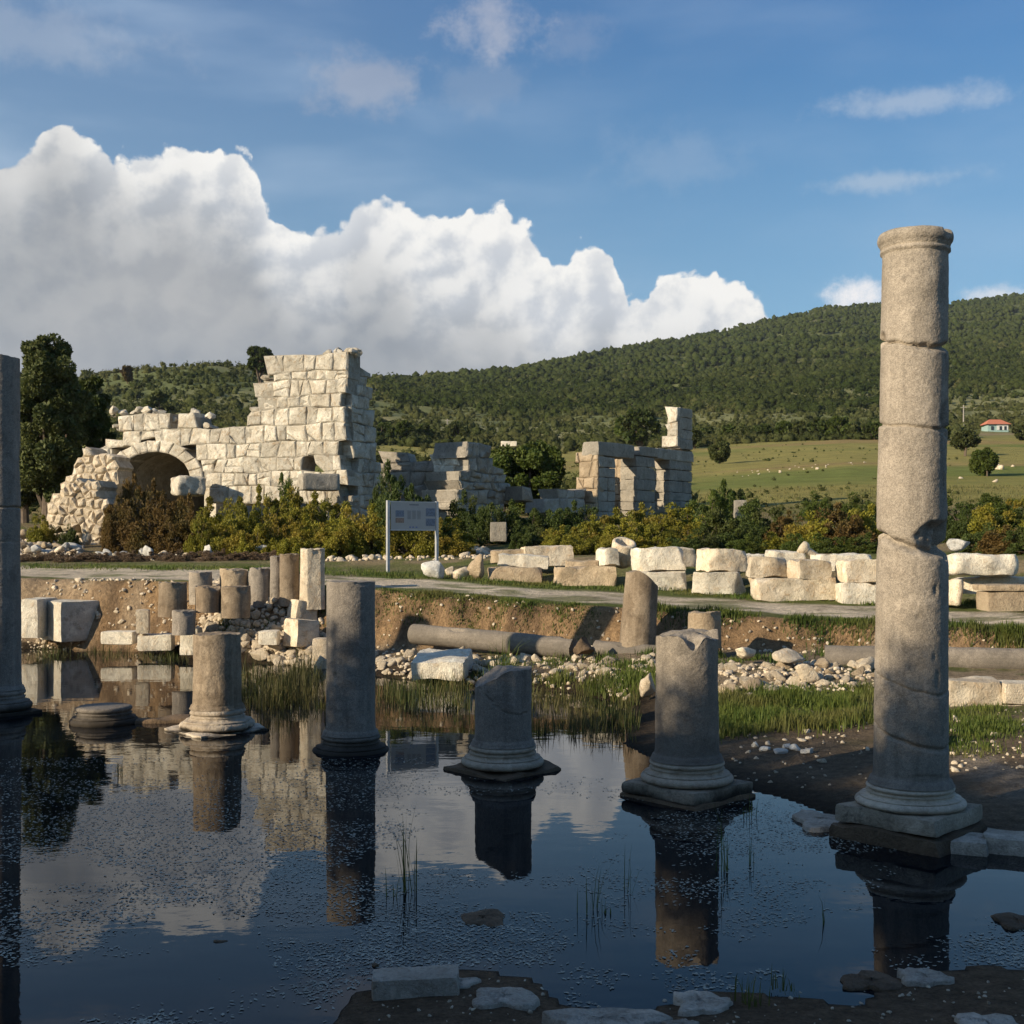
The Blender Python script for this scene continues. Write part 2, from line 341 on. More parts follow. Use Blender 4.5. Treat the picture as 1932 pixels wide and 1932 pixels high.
TV = np.array([[1062, 1020, 990, 955, 905, 855, 790], [1062, 1015, 985, 950, 900, 850, 790], [1062, 1015, 985, 950, 900, 850, 785], [1062, 1015, 985, 950, 900, 850, 770], [1055, 1010, 975, 940, 892, 850, 795],
               [1050, 1010, 975, 945, 900, 860, 818], [1045, 1005, 975, 943, 900, 850, 815], [1045, 1000, 965, 930, 880, 835, 805], [1050, 1005, 965, 930, 880, 835, 800], [1050, 1005, 965, 930, 880, 835, 795], [1050, 1005, 965, 930, 880, 835, 795]], float)
CU = [-2500, -300, 100, 200, 300, 400, 470, 600, 690, 780, 850, 960, 1100, 1200, 1290, 1400, 1460, 1560, 1650, 1800, 1860, 1932, 2300, 5000]
CV = [800, 740, 712, 703, 691, 688, 692, 706, 714, 716, 708, 697, 672, 652, 639, 617, 604, 580, 575, 573, 563, 556, 520, 560]
CD = [480, 480, 480, 480, 480, 480, 500, 560, 700, 850, 950, 1000, 1100, 1200, 1300, 1350, 1400, 1450, 1500, 1500, 1550, 1600, 1600, 1500]
def Hfar(x, y):
    y = np.maximum(y, 8); u = np.clip(U0 + F * x / y, -2500, 5000)
    ld = np.log(y); r = np.zeros_like(y)
    rows = [np.interp(u, TU, TV[:, k]) for k in range(len(DS))]
    vc = np.interp(u, CU, CV); dc = np.interp(u, CU, CD)
    v = rows[0].copy()
    for k in range(1, len(DS)):
        a, b = math.log(DS[k - 1]), math.log(DS[k]); t = np.clip((ld - a) / (b - a), 0, 1); v = np.where(ld > a, rows[k - 1] * (1 - t) + rows[k] * t, v)
    a = math.log(DS[-1]); t = np.clip((ld - a) / (np.log(dc) - a), 0, 1); v = np.where(ld > a, rows[-1] * (1 - t) + vc * t, v)
    z = CH - (v - V0) / F * np.minimum(y, dc) - np.maximum(y - dc, 0) * .2
    amp = np.interp(y, [40, 80, 200, 400, 800, 3000], [.08, .15, .6, 3.5, 9, 14]); sc = 1.0
    z = z + amp * (n2(x, y, 1 / 45., 4, 3) + .35 * n2(x, y, 1 / 9., 3, 9)) * np.clip(1.15 - sst(y, dc * .75, dc) * .9, 0, 1)
    return z
def H(x, y):
    x = np.asarray(x, float); y = np.asarray(y, float); s = sdist(x, y)
    fars = sst(y, 16, 20); k = 4.5 - 3.4 * fars
    out = .015 + .42 * (1 - np.exp(-np.maximum(s, 0) / k)) + (.12 * sst(x, 0, 3) * sst(y, 17, 21))
    near = y < 9.0
    out = np.where(near, .012 + .07 * np.maximum(s, 0) + .018 * n2(x, y, 2.2, 3, 31), out)
    z = np.where(s < 0, -.35 * sst(-s, -.05, 1.3), out)
    z = z + np.where(s > 0, .05 * n2(x, y, 1.1, 5, 2) * sst(s, 0, 1), 0)
    z = z + 1.0 * sst(y, 5.9, -1) * (s > 0)
    z = z + .72 * np.exp(-(((x + 5.5) / 2.1) ** 2) ** 1.5 - (((y - 27.2) / .85) ** 2)) * (s > -.2)
    yb = YB(x); jag = .32 * n2(x, y, 1.5, 5, 8); t = sst(y + jag, yb - .75, yb)
    zt = ztop(x) + .04 * np.maximum(y - yb, 0) + .055 * n2(x, y, .9, 4, 12)
    z = z * (1 - t) + zt * t + .10 * n2(x, y, 3.2, 4, 19) * sst(y, yb - 1.1, yb - .8) * (1 - sst(y, yb - .1, yb + .2))
    w = sst(y, yb + 6, yb + 12); w = np.where(y > 60, 1, w)
    return z * (1 - w) + Hfar(x, y) * w
def hz(x, y): return float(H(np.array([x]), np.array([y]))[0])

def build_ground():
    ys = np.concatenate([np.arange(-45, 3, 1.5), np.arange(3, 32, .11), np.arange(32, 46, .35), np.geomspace(46, 2600, 190)])
    ts = np.concatenate([[-4, -3, -2.2, -1.6, -1.2, -.95, -.8, -.7, -.62, -.56], np.linspace(-.52, .52, 330), [.56, .62, .7, .8, .95, 1.2, 1.6, 2.2, 3, 4]])
    Yg, T = np.meshgrid(ys, ts, indexing='ij'); Xg = T * np.maximum(Yg, 9)
    Z = H(Xg.ravel(), Yg.ravel()).reshape(Xg.shape)
    V = np.stack([Xg, Yg, Z], -1).reshape(-1, 3); nr, nc = Xg.shape
    i = np.arange(nr - 1)[:, None] * nc + np.arange(nc - 1)[None, :]
    Fc = np.stack([i, i + 1, i + nc + 1, i + nc], -1).reshape(-1, 4)
    x, y, z = V.T; s = sdist(x, y); yb = YB(x); u = U0 + F * x / np.maximum(y, 8)
    def C(*c): return np.array(c)[None, :]
    def mixc(c, d, w): w = np.clip(w, 0, 1)[:, None]; return c * (1 - w) + d * w
    nA = n2(x, y, .9, 5, 41); nB = n2(x, y, 3.5, 4, 42); nC = n2(x, y, .25, 4, 43)
    col = np.repeat(C(.19, .14, .09), len(x), 0)                                         # damp earth
    col = mixc(col, C(.30, .23, .15), sst(y, 15, 19) * sst(s, .2, 1.5))                       # dry earth of the trench
    col = mixc(col, C(.10, .13, .03), sst(nA + .5 * nB, .0, .35) * sst(s, .5, 1.5) * sst(y, 14, 16) * .8)
    col = mixc(col, C(.32, .27, .21), sst(n2(x, y, .8, 4, 77), .1, .4) * sst(x, 4, 5.5) * (y > 9) * (y < 18))      # gravel right
    col = mixc(col, C(.048, .035, .022), 1 - sst(s, .05, .9) * 1.0)                       # wet rim and pond bed
    col = mixc(col, C(.19, .13, .08), (y < 8.8) * (s > 0))
    col = mixc(col, C(.42, .33, .22), np.exp(-(((x + 5.5) / 2.2) ** 2) ** 2 - ((y - 26.9) / 1.3) ** 2) * (s > 0))
    bank = sst(y, yb - .95, yb - .6)
    soil = mixc(np.repeat(C(.38, .245, .13), len(x), 0), C(.20, .13, .075), sst(nB, -.1, .4))
    soil = mixc(soil, C(.42, .31, .20), sst(nA, .15, .5))
    col = mixc(col, soil, bank)
    ta = y - yb
    gr = mixc(np.repeat(C(.13, .155, .04), len(x), 0), C(.26, .22, .12), sst(nA + .6 * nB, -.1, .5))
    col = mixc(col, gr, sst(ta, -.05, .25))
    path = mixc(np.repeat(C(.74, .62, .46), len(x), 0), C(.42, .35, .26), sst(nB, 0, .6))
    left = sst(x, -2, -8)
    p0, p1 = 1.0 + .35 * nA - .3 * left, 3.6 + .3 * nA + 1.2 * left
    col = mixc(col, path, sst(ta, p0 - .25, p0 + .25) * (1 - sst(ta, p1 - .3, p1 + .3)) * (1 - .75 * sst(n2(x * .6, y * 1.6, 1.1, 4, 87), -.05 + .25 * left, .25 + .25 * left)))
    beyond = mixc(np.repeat(C(.30, .23, .13), len(x), 0), C(.15, .165, .045), sst(nA + nB * .4, -.2, .3))
    col = mixc(col, beyond, sst(ta, 6, 9))
    field = mixc(np.repeat(C(.33, .285, .085), len(x), 0), C(.20, .225, .055), sst(n2(x * .3, y, .07, 6, 51), -.15, .25))
    field = mixc(field, C(.35, .25, .10), sst(n2(x * .25, y, .06, 6, 53), .14, .42))
    col = mixc(col, field, sst(y, 60, 75))
    hill = mixc(np.repeat(C(.28, .265, .115), len(x), 0), C(.16, .18, .065), sst(n2(x, y, .012, 6, 61), -.25, .25))
    hill = mixc(hill, C(.32, .24, .14), sst(n2(x, y, .02, 6, 66), .3, .5))
    col = mixc(col, hill, sst(y, 210, 270))
    col = mixc(col, C(.085, .105, .036), sst(y, 560, 800) * .8)
    m, t, b, out = mat('ground')
    at = t.n.new('ShaderNodeVertexColor'); at.layer_name = 'Col'
    G = t.n.new('ShaderNodeNewGeometry').outputs['Position']
    f1 = t.noise(G, 9, 8, .68); f2 = t.noise(G, 42, 3, .6); f3 = t.noise(G, .35, 8, .65)
    k = t.m('MULTIPLY', t.mr(f1, .25, .8, .45, 1.5, False), t.m('MULTIPLY', t.mr(f2, .3, .75, .7, 1.25, False), t.mr(f3, .3, .72, .75, 1.22, False)))
    c = t.mix(1, at.outputs['Color'], t.node('ShaderNodeCombineColor', None, Red=k, Green=k, Blue=k).outputs[0], 'MULTIPLY')
    t.put(b.inputs['Base Color'], c); b.inputs['Roughness'].default_value = .95; b.inputs['Specular IOR Level'].default_value = .1
    bp = t.node('ShaderNodeBump', None, Strength=1.0, Distance=.13, Height=t.m('ADD', f1, t.m('MULTIPLY', f2, .4))); t.l.new(bp.outputs[0], b.inputs['Normal'])
    me = fastmesh('ground', V, Fc, m, None, True)
    ca = me.color_attributes.new('Col', 'FLOAT_COLOR', 'POINT'); ca.data.foreach_set('color', np.concatenate([col, np.ones((len(col), 1))], 1).astype(np.float32).ravel())
    tag(link('ground', me), kind='structure')
    # pond water
    m, t, b, out = mat('pond_water'); G = t.n.new('ShaderNodeNewGeometry').outputs['Position']
    b.inputs['Base Color'].default_value = (.004, .006, .009, 1); b.inputs['Roughness'].default_value = .015; b.inputs['IOR'].default_value = 1.25
    h = t.m('ADD', t.noise(t.vm('MULTIPLY', G, (1, 1.6, 1)), 2.0, 3, .5), t.m('MULTIPLY', t.noise(G, 16, 2), .10))
    bp = t.node('ShaderNodeBump', None, Strength=.045, Distance=.03, Height=h); t.l.new(bp.outputs[0], b.inputs['Normal'])
    q = MB(); q.add([(-60, 2, 0), (9.5, 2, 0), (9.5, 31, 0), (-60, 31, 0)], [(0, 1, 2, 3)])
    tag(q.obj('water', m), kind='structure')
build_ground()

# ------------------------------------------------------------------ generic stone shapes
import bmesh
def ico(sub):
    bm = bmesh.new(); bmesh.ops.create_icosphere(bm, subdivisions=sub, radius=1)
    V = np.array([v.co[:] for v in bm.verts]); Fc = np.array([[v.index for v in f.verts] for f in bm.faces]); bm.free(); return V, Fc
ICO = {k: ico(k) for k in (1, 2, 3, 4)}
def rock_geo(seed, sx=1, sy=1, sz=1, cuts=11, rough=.05, sub=3):
    r = np.random.RandomState(seed); V, Fc = ICO[sub]; V = V.copy()
    for k in range(cuts + 8):
        n = r.normal(size=3); n /= np.linalg.norm(n); d = r.uniform(.42, .82); e = V @ n - d
        V = V - np.maximum(e, 0)[:, None] * n[None, :]
    N = V / np.linalg.norm(V, axis=1)[:, None]
    V = V + N * (fbm(V * 2.2 + seed * 3.1, 4, seed) * rough * 2.4)[:, None]
    return V * np.array([sx, sy, sz]), Fc
def block_geo(seed, sx, sy, sz, bev=.04, rough=.012, cuts=2, n=None, cutamt=.1):
    """weathered squared block centred on x,y, standing on z=0"""
    r = np.random.RandomState(seed); V = []; Fc = []; L = (sx, sy, sz)
    nn = [max(4, min(18, int(l / .07))) for l in L]; base = 0
    for ax in range(3):
        a, b = [(1, 2), (2, 0), (0, 1)][ax]
        for sg in (-1, 1):
            A, B = np.meshgrid(np.linspace(-.5, .5, nn[a] + 1), np.linspace(-.5, .5, nn[b] + 1), indexing='ij')
            p = np.zeros(A.shape + (3,)); p[..., ax] = sg * .5; p[..., a] = A; p[..., b] = B; V.append(p.reshape(-1, 3))
            i = np.arange(nn[a])[:, None] * (nn[b] + 1) + np.arange(nn[b])[None, :] + base
            q = np.stack([i, i + nn[b] + 1, i + nn[b] + 2, i + 1], -1).reshape(-1, 4)
            Fc.append(q if sg > 0 else q[:, ::-1]); base += A.size
    V = np.concatenate(V) * np.array(L); half = np.array(L) / 2; core = np.maximum(half - bev, 0)
    c = np.clip(V, -core, core); dlt = V - c; ln = np.linalg.norm(dlt, axis=1); ln[ln == 0] = 1
    V = c + dlt / ln[:, None] * bev
    for k in range(cuts):
        n_ = np.array([r.choice([-1, 1]) * r.uniform(.3, 1), r.choice([-1, 1]) * r.uniform(.2, 1), r.uniform(-.4, 1)]); n_ /= np.linalg.norm(n_)
        m = np.abs(n_) @ half; e = V @ n_ - (m - r.uniform(.3, 1) * cutamt * m); V = V - np.maximum(e, 0)[:, None] * n_
    N = V / (np.linalg.norm(V, axis=1)[:, None] + 1e-9)
    V = V + np.stack([fbm(V * 3.0 + seed * 1.7 + q * 9, 4, seed + q) for q in range(3)], -1) * rough * 2.2
    V[:, 2] += sz / 2
    return V, np.concatenate(Fc)
def stone_obj(name, geo, m, label, cat, group=None, loc=(0, 0, 0), rot=0, smooth=True):
    V, Fc = geo; me = fastmesh(name, V, Fc, m, None, False)
    o = link(name, me, None, loc, rot); 
    return tag(o, label, cat, group)
def block_uv(name, u0, u1, v0, v1, d, m, label, cat='stone block', group=None, depth=.7, rz=0.0, tilt=0.0, seed=None, bev=.035, rough=.012, cuts=2, cutamt=.12, zb=None):
    """a block that spans these photo columns/rows at distance d (its near face)"""
    seed = seed if seed is not None else int(u0 * 7 + v0 * 3)
    w, h = px(u1 - u0, d), px(v1 - v0, d); c = Pt((u0 + u1) / 2, v1, d + depth / 2)
    ww = max(.15, (w - depth * abs(math.sin(rz))) / max(.3, math.cos(rz)))
    z = CH - (v1 - V0) / F * d if zb is None else zb
    return stone_obj(name, block_geo(seed, ww, depth, h, bev, rough, cuts, None, cutamt), m, label, cat, group, ((u0 + u1) / 2 * 0 + ((u0 + u1) / 2 - U0) / F * d, d + depth / 2, z), (0, tilt, rz))

# ------------------------------------------------------------------ columns
def lathe_grid(prof, seg=96):
    """prof list of (r,z) -> verts, faces"""
    prof = np.array(prof); th = np.linspace(0, 2 * math.pi, seg, endpoint=False)
    V = np.stack([prof[:, 0][:, None] * np.cos(th), prof[:, 0][:, None] * np.sin(th), np.repeat(prof[:, 1][:, None], seg, 1)], -1)
    return V, th
def grid_faces(nr, seg):
    i = np.arange(nr - 1)[:, None] * seg; k = np.arange(seg)[None, :]; k2 = (k + 1) % seg
    return np.stack([i + k, i + k2, i + seg + k2, i + seg + k], -1).reshape(-1, 4)
def shaft_obj(parent, m, r0, r1, z0, z1, seed, foot=True, cracks=(), chips=(), neck=False, topcut=None, toprough=.02, facets=None, dz=.012, wob=.004, smooth=True, name='shaft'):
    """broken column shaft: cracks (z, tilt, phase, width, depth), chips (theta, z, size_th, size_z, depth)"""
    seg = 112; n = max(20, int((z1 - z0) / dz)); zs = np.linspace(z0, z1, n); th = np.linspace(0, 2 * math.pi, seg, endpoint=False)
    Zg, Tg = np.meshgrid(zs, th, indexing='ij'); t = (Zg - z0) / (z1 - z0); Rg = r0 + (r1 - r0) * t
    if foot:
        f = np.exp(-((Zg - z0) / .045)) * .035 + .018 * ((Zg - z0) < .05); Rg = Rg + f
    if neck:
        q = z1 - Zg; Rg = Rg + .045 * (sst(q, .15, .13) - 0) * (q < .15) * (np.sqrt(np.clip(1 - ((q - .06) / .062) ** 2, 0, 1)) * (q < .12) + .45 * (q >= .12))
        Rg = Rg + .02 * ((q > .15) & (q < .19))
    if facets:
        a, wd = facets; k = np.cos(((Tg - a) + math.pi) % (2 * math.pi) - math.pi); lim = math.cos(wd)
        Rg = np.where(k > lim, Rg * lim / np.maximum(k, .05), Rg)
    P3 = np.stack([np.cos(Tg) * r0, np.sin(Tg) * r0, Zg], -1)
    Rg = Rg + wob * 2 * fbm(P3 * 2.3 + seed, 3, seed) + .0022 * fbm(P3 * 30, 2, seed + 3)
    sx = np.zeros_like(Rg); sy = np.zeros_like(Rg)
    for (cz, tl, ph, wd, dp) in cracks:
        zc = cz + tl * np.cos(Tg - ph) + .035 * fbm(P3 * np.array([6, 6, 0]) + seed * 2 + cz, 3, seed + 5)
        wloc = wd * (.35 + .9 * np.clip(.5 + fbm(P3 * np.array([4, 4, 0]) + 11 + cz * 3, 2, seed + 6), 0, 1.4))
        Rg = Rg - dp * np.exp(-((Zg - zc) / wloc) ** 2)
        up = (Zg > zc); h = random.Random(int(cz * 100)); sx = sx + up * h.uniform(-.008, .008); sy = sy + up * h.uniform(-.006, .006)
    for (a, cz, st_, sz_, dp) in chips:
        dth = ((Tg - a) + math.pi) % (2 * math.pi) - math.pi
        q = (dth / st_) ** 2 + ((Zg - cz) / sz_) ** 2 + .45 * fbm(P3 * 7 + seed * 1.3, 4, seed + 8)
        Rg = Rg - dp * sst(1 - q, 0, .8) * (1 + .3 * fbm(P3 * 18, 3, seed + 9))
    V = np.stack([Rg * np.cos(Tg) + sx, Rg * np.sin(Tg) + sy, Zg], -1)
    # broken top: squash the mesh under a rough cutting plane
    ct = lambda x, y: np.full_like(x, z1) if topcut is None else z1 + topcut(x, y)
    lim = ct(V[..., 0], V[..., 1]) + toprough * fbm(np.stack([V[..., 0] * 7, V[..., 1] * 7, V[..., 0] * 0 + seed], -1), 4, seed + 12) - toprough * .5
    V[..., 2] = z0 + (V[..., 2] - z0) * np.where(t > .5, 1, 1); V[..., 2] = np.minimum(V[..., 2], lim)
    parts = [V.reshape(-1, 3)]; Fs = [grid_faces(n, seg)]; base = n * seg
    rings = 12; last = V[-1]; prev0 = (n - 1) * seg; cx = last[:, :2].mean(0)
    for k in range(1, rings + 1):
        f = 1 - k / rings; ring = cx + (last[:, :2] - cx) * max(f, .015)
        zz = ct(ring[:, 0], ring[:, 1]) + toprough * fbm(np.stack([ring[:, 0] * 7, ring[:, 1] * 7, ring[:, 0] * 0 + seed], -1), 4, seed + 12) - toprough * .5
        zz = np.minimum(zz, z1)
        parts.append(np.column_stack([ring, zz])); i = np.arange(seg); i2 = (i + 1) % seg
        Fs.append(np.stack([prev0 + i, prev0 + i2, base + i2, base + i], -1)); prev0 = base; base += seg
    me = fastmesh(name, np.concatenate(parts), np.concatenate(Fs), m, None, True)
    return link(name, me, parent)
def base_obj(parent, m, ztop_, zbot, rt, rb, seed, worn=0.0, name='base_moulding'):
    """attic base: upper torus, fillet, scotia, lower torus"""
    h = ztop_ - zbot; P = []
    def arc(rc, zc, rr, zz, a0, a1, n=8):
        for k in range(n + 1):
            a = math.radians(a0 + (a1 - a0) * k / n); P.append((rc + rr * math.cos(a), zc + zz * math.sin(a)))
    P.append((rt * .86, ztop_))
    arc(rt - .03, zbot + h * .86, .04, h * .13, 88, -88)                      # upper torus
    P.append((rt - .015, zbot + h * .70)); P.append((rt - .015, zbot + h * .65))
    for k in range(7): a = math.radians(90 * k / 6); P.append((rt + .012 - .035 * math.sin(a) + (rb - rt - .05) * (k / 6) ** 2.2, zbot + h * (.65 - .2 * k / 6)))   # scotia
    P.append((rb - .035, zbot + h * .45)); P.append((rb - .035, zbot + h * .40))
    arc(rb - .05, zbot + h * .20, .055, h * .19, 85, -85, 10)
    P.append((rb * .9, zbot))
    P = [(r, z) for r, z in P][::-1]
    seg = 112; V, th = lathe_grid(P, seg); T = np.broadcast_to(th, V.shape[:2])
    rr = np.hypot(V[..., 0], V[..., 1]); k = 1 + (.006 + worn * .02) * fbm(V * 5 + seed, 4, seed) / .3 * .5
    k = k - worn * .05 * sst(fbm(V * 3 + seed * 2, 3, seed + 4), .1, .5)
    V[..., 0] *= k; V[..., 1] *= k; nr = V.shape[0]
    Vv = np.concatenate([V.reshape(-1, 3), [[0, 0, ztop_]]]); Fc = grid_faces(nr, seg)
    me = bpy.data.meshes.new(name); i0 = (nr - 1) * seg; top = [(i0 + q, i0 + (q + 1) % seg, nr * seg) for q in range(seg)]
    me.from_pydata(Vv.tolist(), [], [tuple(f) for f in Fc.tolist()] + top); me.update(); me.materials.append(m); me.polygons.foreach_set('use_smooth', [True] * len(me.polygons))
    return link(name, me, parent)
def plinth_obj(parent, m, side, z0, z1, rz, seed, rough=.012, cuts=3, name='plinth'):
    V, Fc = block_geo(seed, side, side, z1 - z0, .02, rough, cuts, None, .06); V[:, 2] += z0
    o = link(name, fastmesh(name, V, Fc, m, None, False), parent, None, rz); return o
PL = math.radians(-46)
def colroot(u, d, label, group='columns along the flooded street'):
    return empty('column', ((u - U0) / F * d, d, 0), label, 'column', group)
G1 = 'columns along the flooded street'
# tallest column on the right
c5 = colroot(1717, 10.7, 'tallest column at the right, cracked granite shaft with moulded neck ring on square plinth')
VU = 1718
def view(a): return math.radians(-90 - math.degrees(math.atan((VU - U0) / F)) + a)      # angle on a shaft: 0 faces the viewer, + is towards the right
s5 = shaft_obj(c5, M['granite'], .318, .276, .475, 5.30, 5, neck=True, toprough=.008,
          cracks=[(4.33, .07, view(215), .024, .06), (3.60, .04, view(215), .014, .04), (2.60, .10, view(230), .034, .08), (1.38, .10, view(235), .010, .025), (.92, .11, view(230), .014, .035)],
          chips=[(view(70), 3.66, .38, .17, .16), (view(82), 3.95, .20, .34, .06), (view(76), 3.10, .32, .13, .11), (view(86), 3.28, .3, .34, .06), (view(50), 2.62, .85, .17, .09), (view(80), 2.58, .5, .22, .12),
                 (view(55), 4.75, .18, .20, .012), (view(60), 5.27, .2, .06, .04), (view(-75), 4.36, .3, .07, .05), (view(-82), 2.58, .35, .08, .06), (view(20), .56, .9, .05, .012), (view(40), 2.18, .07, .05, .01), (view(10), 1.95, .06, .04, .01), (view(38), 1.6, .06, .05, .01), (view(44), 1.42, .08, .09, .012)])
s5.rotation_euler = (0, .0105, 0)
base_obj(c5, M['marble'], .475, .285, .365, .465, 51)
plinth_obj(c5, M['plinth'], .92, .14, .285, PL, 52)
V, Fc = block_geo(53, 1.02, 1.0, .3, .03, .03, 4); V[:, 2] -= .165
link('stylobate_block', fastmesh('stylobate_block', V, Fc, M['mudstone']), c5, None, PL)
# second from right
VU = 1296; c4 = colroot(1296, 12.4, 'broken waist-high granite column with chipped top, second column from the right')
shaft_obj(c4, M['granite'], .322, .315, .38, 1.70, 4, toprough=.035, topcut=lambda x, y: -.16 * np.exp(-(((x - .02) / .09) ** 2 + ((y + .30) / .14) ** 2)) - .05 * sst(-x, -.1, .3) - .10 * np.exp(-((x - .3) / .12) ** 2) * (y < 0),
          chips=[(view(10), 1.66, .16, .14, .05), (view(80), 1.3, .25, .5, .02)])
base_obj(c4, M['marble'], .38, .155, .37, .465, 41)
plinth_obj(c4, M['plinth'], .95, .03, .155, PL, 42)
V, Fc = block_geo(43, 1.0, .98, .3, .03, .03, 4); V[:, 2] -= .27
link('stylobate_block', fastmesh('stylobate_block', V, Fc, M['mudstone']), c4, None, PL)
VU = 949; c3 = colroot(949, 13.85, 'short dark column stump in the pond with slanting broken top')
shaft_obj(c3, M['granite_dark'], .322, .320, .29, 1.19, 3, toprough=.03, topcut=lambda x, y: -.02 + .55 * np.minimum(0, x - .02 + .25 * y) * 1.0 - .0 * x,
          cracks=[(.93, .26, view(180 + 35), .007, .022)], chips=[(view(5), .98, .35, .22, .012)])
base_obj(c3, M['marble'], .29, .05, .375, .47, 31, .4)
plinth_obj(c3, M['mudstone'], 1.0, -.10, .035, PL, 32, .04, 6)
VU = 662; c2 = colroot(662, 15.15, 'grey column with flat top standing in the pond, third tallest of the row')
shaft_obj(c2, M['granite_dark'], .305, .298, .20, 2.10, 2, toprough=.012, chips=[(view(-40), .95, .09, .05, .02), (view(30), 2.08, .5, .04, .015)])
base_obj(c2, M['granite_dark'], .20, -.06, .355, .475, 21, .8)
VU = 410; c1 = colroot(410, 16.7, 'brown weathered column stump with a flat facet, on worn pale moulded base')
shaft_obj(c1, M['granite_brown'], .322, .318, .31, 1.345, 1, toprough=.03, facets=(view(62), .45), wob=.010, chips=[(view(-10), .6, .3, .2, .012), (view(-30), .95, .2, .2, .012), (view(10), .33, 1.4, .05, .02)])
base_obj(c1, M['marble'], .31, .03, .375, .50, 11, 1.6)
plinth_obj(c1, M['marble'], 1.05, -.10, .025, PL, 12, .05, 6)
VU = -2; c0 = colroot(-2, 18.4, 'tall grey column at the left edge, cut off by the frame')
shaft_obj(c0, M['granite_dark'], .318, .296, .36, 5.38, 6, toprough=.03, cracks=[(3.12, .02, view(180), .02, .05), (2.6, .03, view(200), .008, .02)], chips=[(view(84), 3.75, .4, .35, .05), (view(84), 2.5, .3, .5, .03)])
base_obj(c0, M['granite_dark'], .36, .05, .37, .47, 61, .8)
plinth_obj(c0, M['plinth'], .95, -.1, .05, PL, 62)
VU = 966
kb = empty('pedestal_stone', ((196 - U0) / F * 17.4, 17.4, 0), 'bare round moulded base stone without a shaft, low in the pond', 'pedestal')
base_obj(kb, M['granite_dark'], .245, -.03, .375, .47, 71, .7)
# column beyond the left edge, whose shadow reaches the bank
cx = colroot(-330, 19.9, 'tall column beyond the left edge of the pond row')
shaft_obj(cx, M['granite_dark'], .318, .30, .36, 4.9, 16, dz=.05); base_obj(cx, M['granite_dark'], .36, .05, .37, .47, 161, .8)
o = stone_obj('flat_stone', block_geo(77, 1.1, .35, .12, .04, .03, 5), M['mudstone'], 'dark flat stone awash beside the bare column base', 'stone', None, ((285 - U0) / F * 17.5, 17.5, -.06), .1)

# ------------------------------------------------------------------ standing drums and stones on the rubble mound
def drum(u0, u1, v0, v1, d, m, label, seed, group='column drums stacked on the rubble mound', tilt=(0, 0), topcut=None, facets=None, z0=None):
    r = px(u1 - u0, d) / 2; zb = CH - (v1 - V0) / F * d - .06 if z0 is None else z0; zt = CH - (v0 - V0) / F * d
    root = empty('column_drum', (((u0 + u1) / 2 - U0) / F * d, d, zb), label, 'column drum', group)
    root.rotation_euler = (tilt[0], tilt[1], 0)
    shaft_obj(root, m, r, r * .98, 0, zt - zb, seed, foot=False, toprough=.05, topcut=topcut, facets=facets, dz=.03, wob=.012,
              chips=[(view(40), (zt - zb) * .95, .5, .12, .03), (view(-30), .15, .4, .15, .02)])
    return root
drum(299, 353, 1097, 1158, 26.2, M['granite_brown'], 'leftmost squat drum standing by itself at the front of the mound', 81)
drum(357, 400, 1078, 1135, 27.2, M['granite'], 'drum with a lit chipped top behind the two low front drums', 82)
drum(369, 417, 1104, 1150, 26.3, M['granite_brown'], 'low broken drum with a dark diagonal break', 83, topcut=lambda x, y: -.0 - .25 * np.clip(x + .05, 0, 1) * (y < .1))
drum(418, 472, 1105, 1160, 26.3, M['granite_brown'], 'round-shouldered drum at the front centre of the mound', 84)
drum(415, 468, 1072, 1125, 27.4, M['brown'], 'wide rounded drum behind the front centre drum', 85)
drum(470, 512, 1070, 1140, 27.3, M['granite_dark'], 'dark shaded drum left of the two tall standing drums', 86)
drum(509, 536, 1048, 1138, 27.2, M['granite_dark'], 'slim grey shaft piece leaning against the tall brown drum', 87)
drum(527, 566, 1044, 1138, 27.0, M['granite_brown'], 'tall brown shaft piece standing on the mound', 88)
drum(566, 613, 1034, 1144, 26.8, M['lime'], 'tallest pale shaft piece standing at the right end of the mound', 89, facets=(view(20), .6))
drum(325, 368, 1150, 1192, 25.9, M['granite_dark'], 'dark grey stump lying low in front of the drums', 90)
G2 = 'squared blocks around the rubble mound'
block_uv('stone_block', 38, 80, 1130, 1204, 28.6, M['white'], 'pale upright block beside the tall grey column at the left edge', group=G2, depth=1.0, rz=math.radians(-50) * 0 - .1, cuts=1)
stone_obj('stone_block', block_geo(402, 1.0, 1.25, .95, .04, .012, 1), M['white'], 'large pale block with one shaded side at the left bank of the pond', 'stone block', G2, ((132 - U0) / F * 29.3, 29.3, .22), math.radians(44))
block_uv('stone_block', 249, 280, 1151, 1196, 26.9, M['lime'], 'small upright pale block left of the dark grey stump', group=G2, depth=.4, rz=.2)
block_uv('stone_block', 189, 250, 1192, 1216, 27.4, M['white'], 'low pale kerb block at the waterline, left of three', group=G2, depth=.5)
block_uv('stone_block', 255, 322, 1198, 1228, 27.0, M['white'], 'low pale kerb block at the waterline, middle of three', group=G2, depth=.5, rz=.1)
block_uv('stone_block', 338, 372, 1185, 1236, 26.3, M['white'], 'squarish pale block half behind the brown column stump', group=G2, depth=.5)
block_uv('stone_block', 486, 523, 1190, 1218, 25.6, M['white'], 'small white block in the face of the mound', group=G2, depth=.4)
block_uv('stone_block', 527, 597, 1170, 1222, 25.7, M['lime'], 'tilted block with a shaded right side in the mound beside the grey column', group=G2, depth=.55, rz=.75, tilt=.08)
block_uv('stone_block', 534, 595, 1134, 1174, 26.5, M['lime'], 'slanting block on top of the mound below the tallest drum', group=G2, depth=.5, rz=.6, tilt=.15)
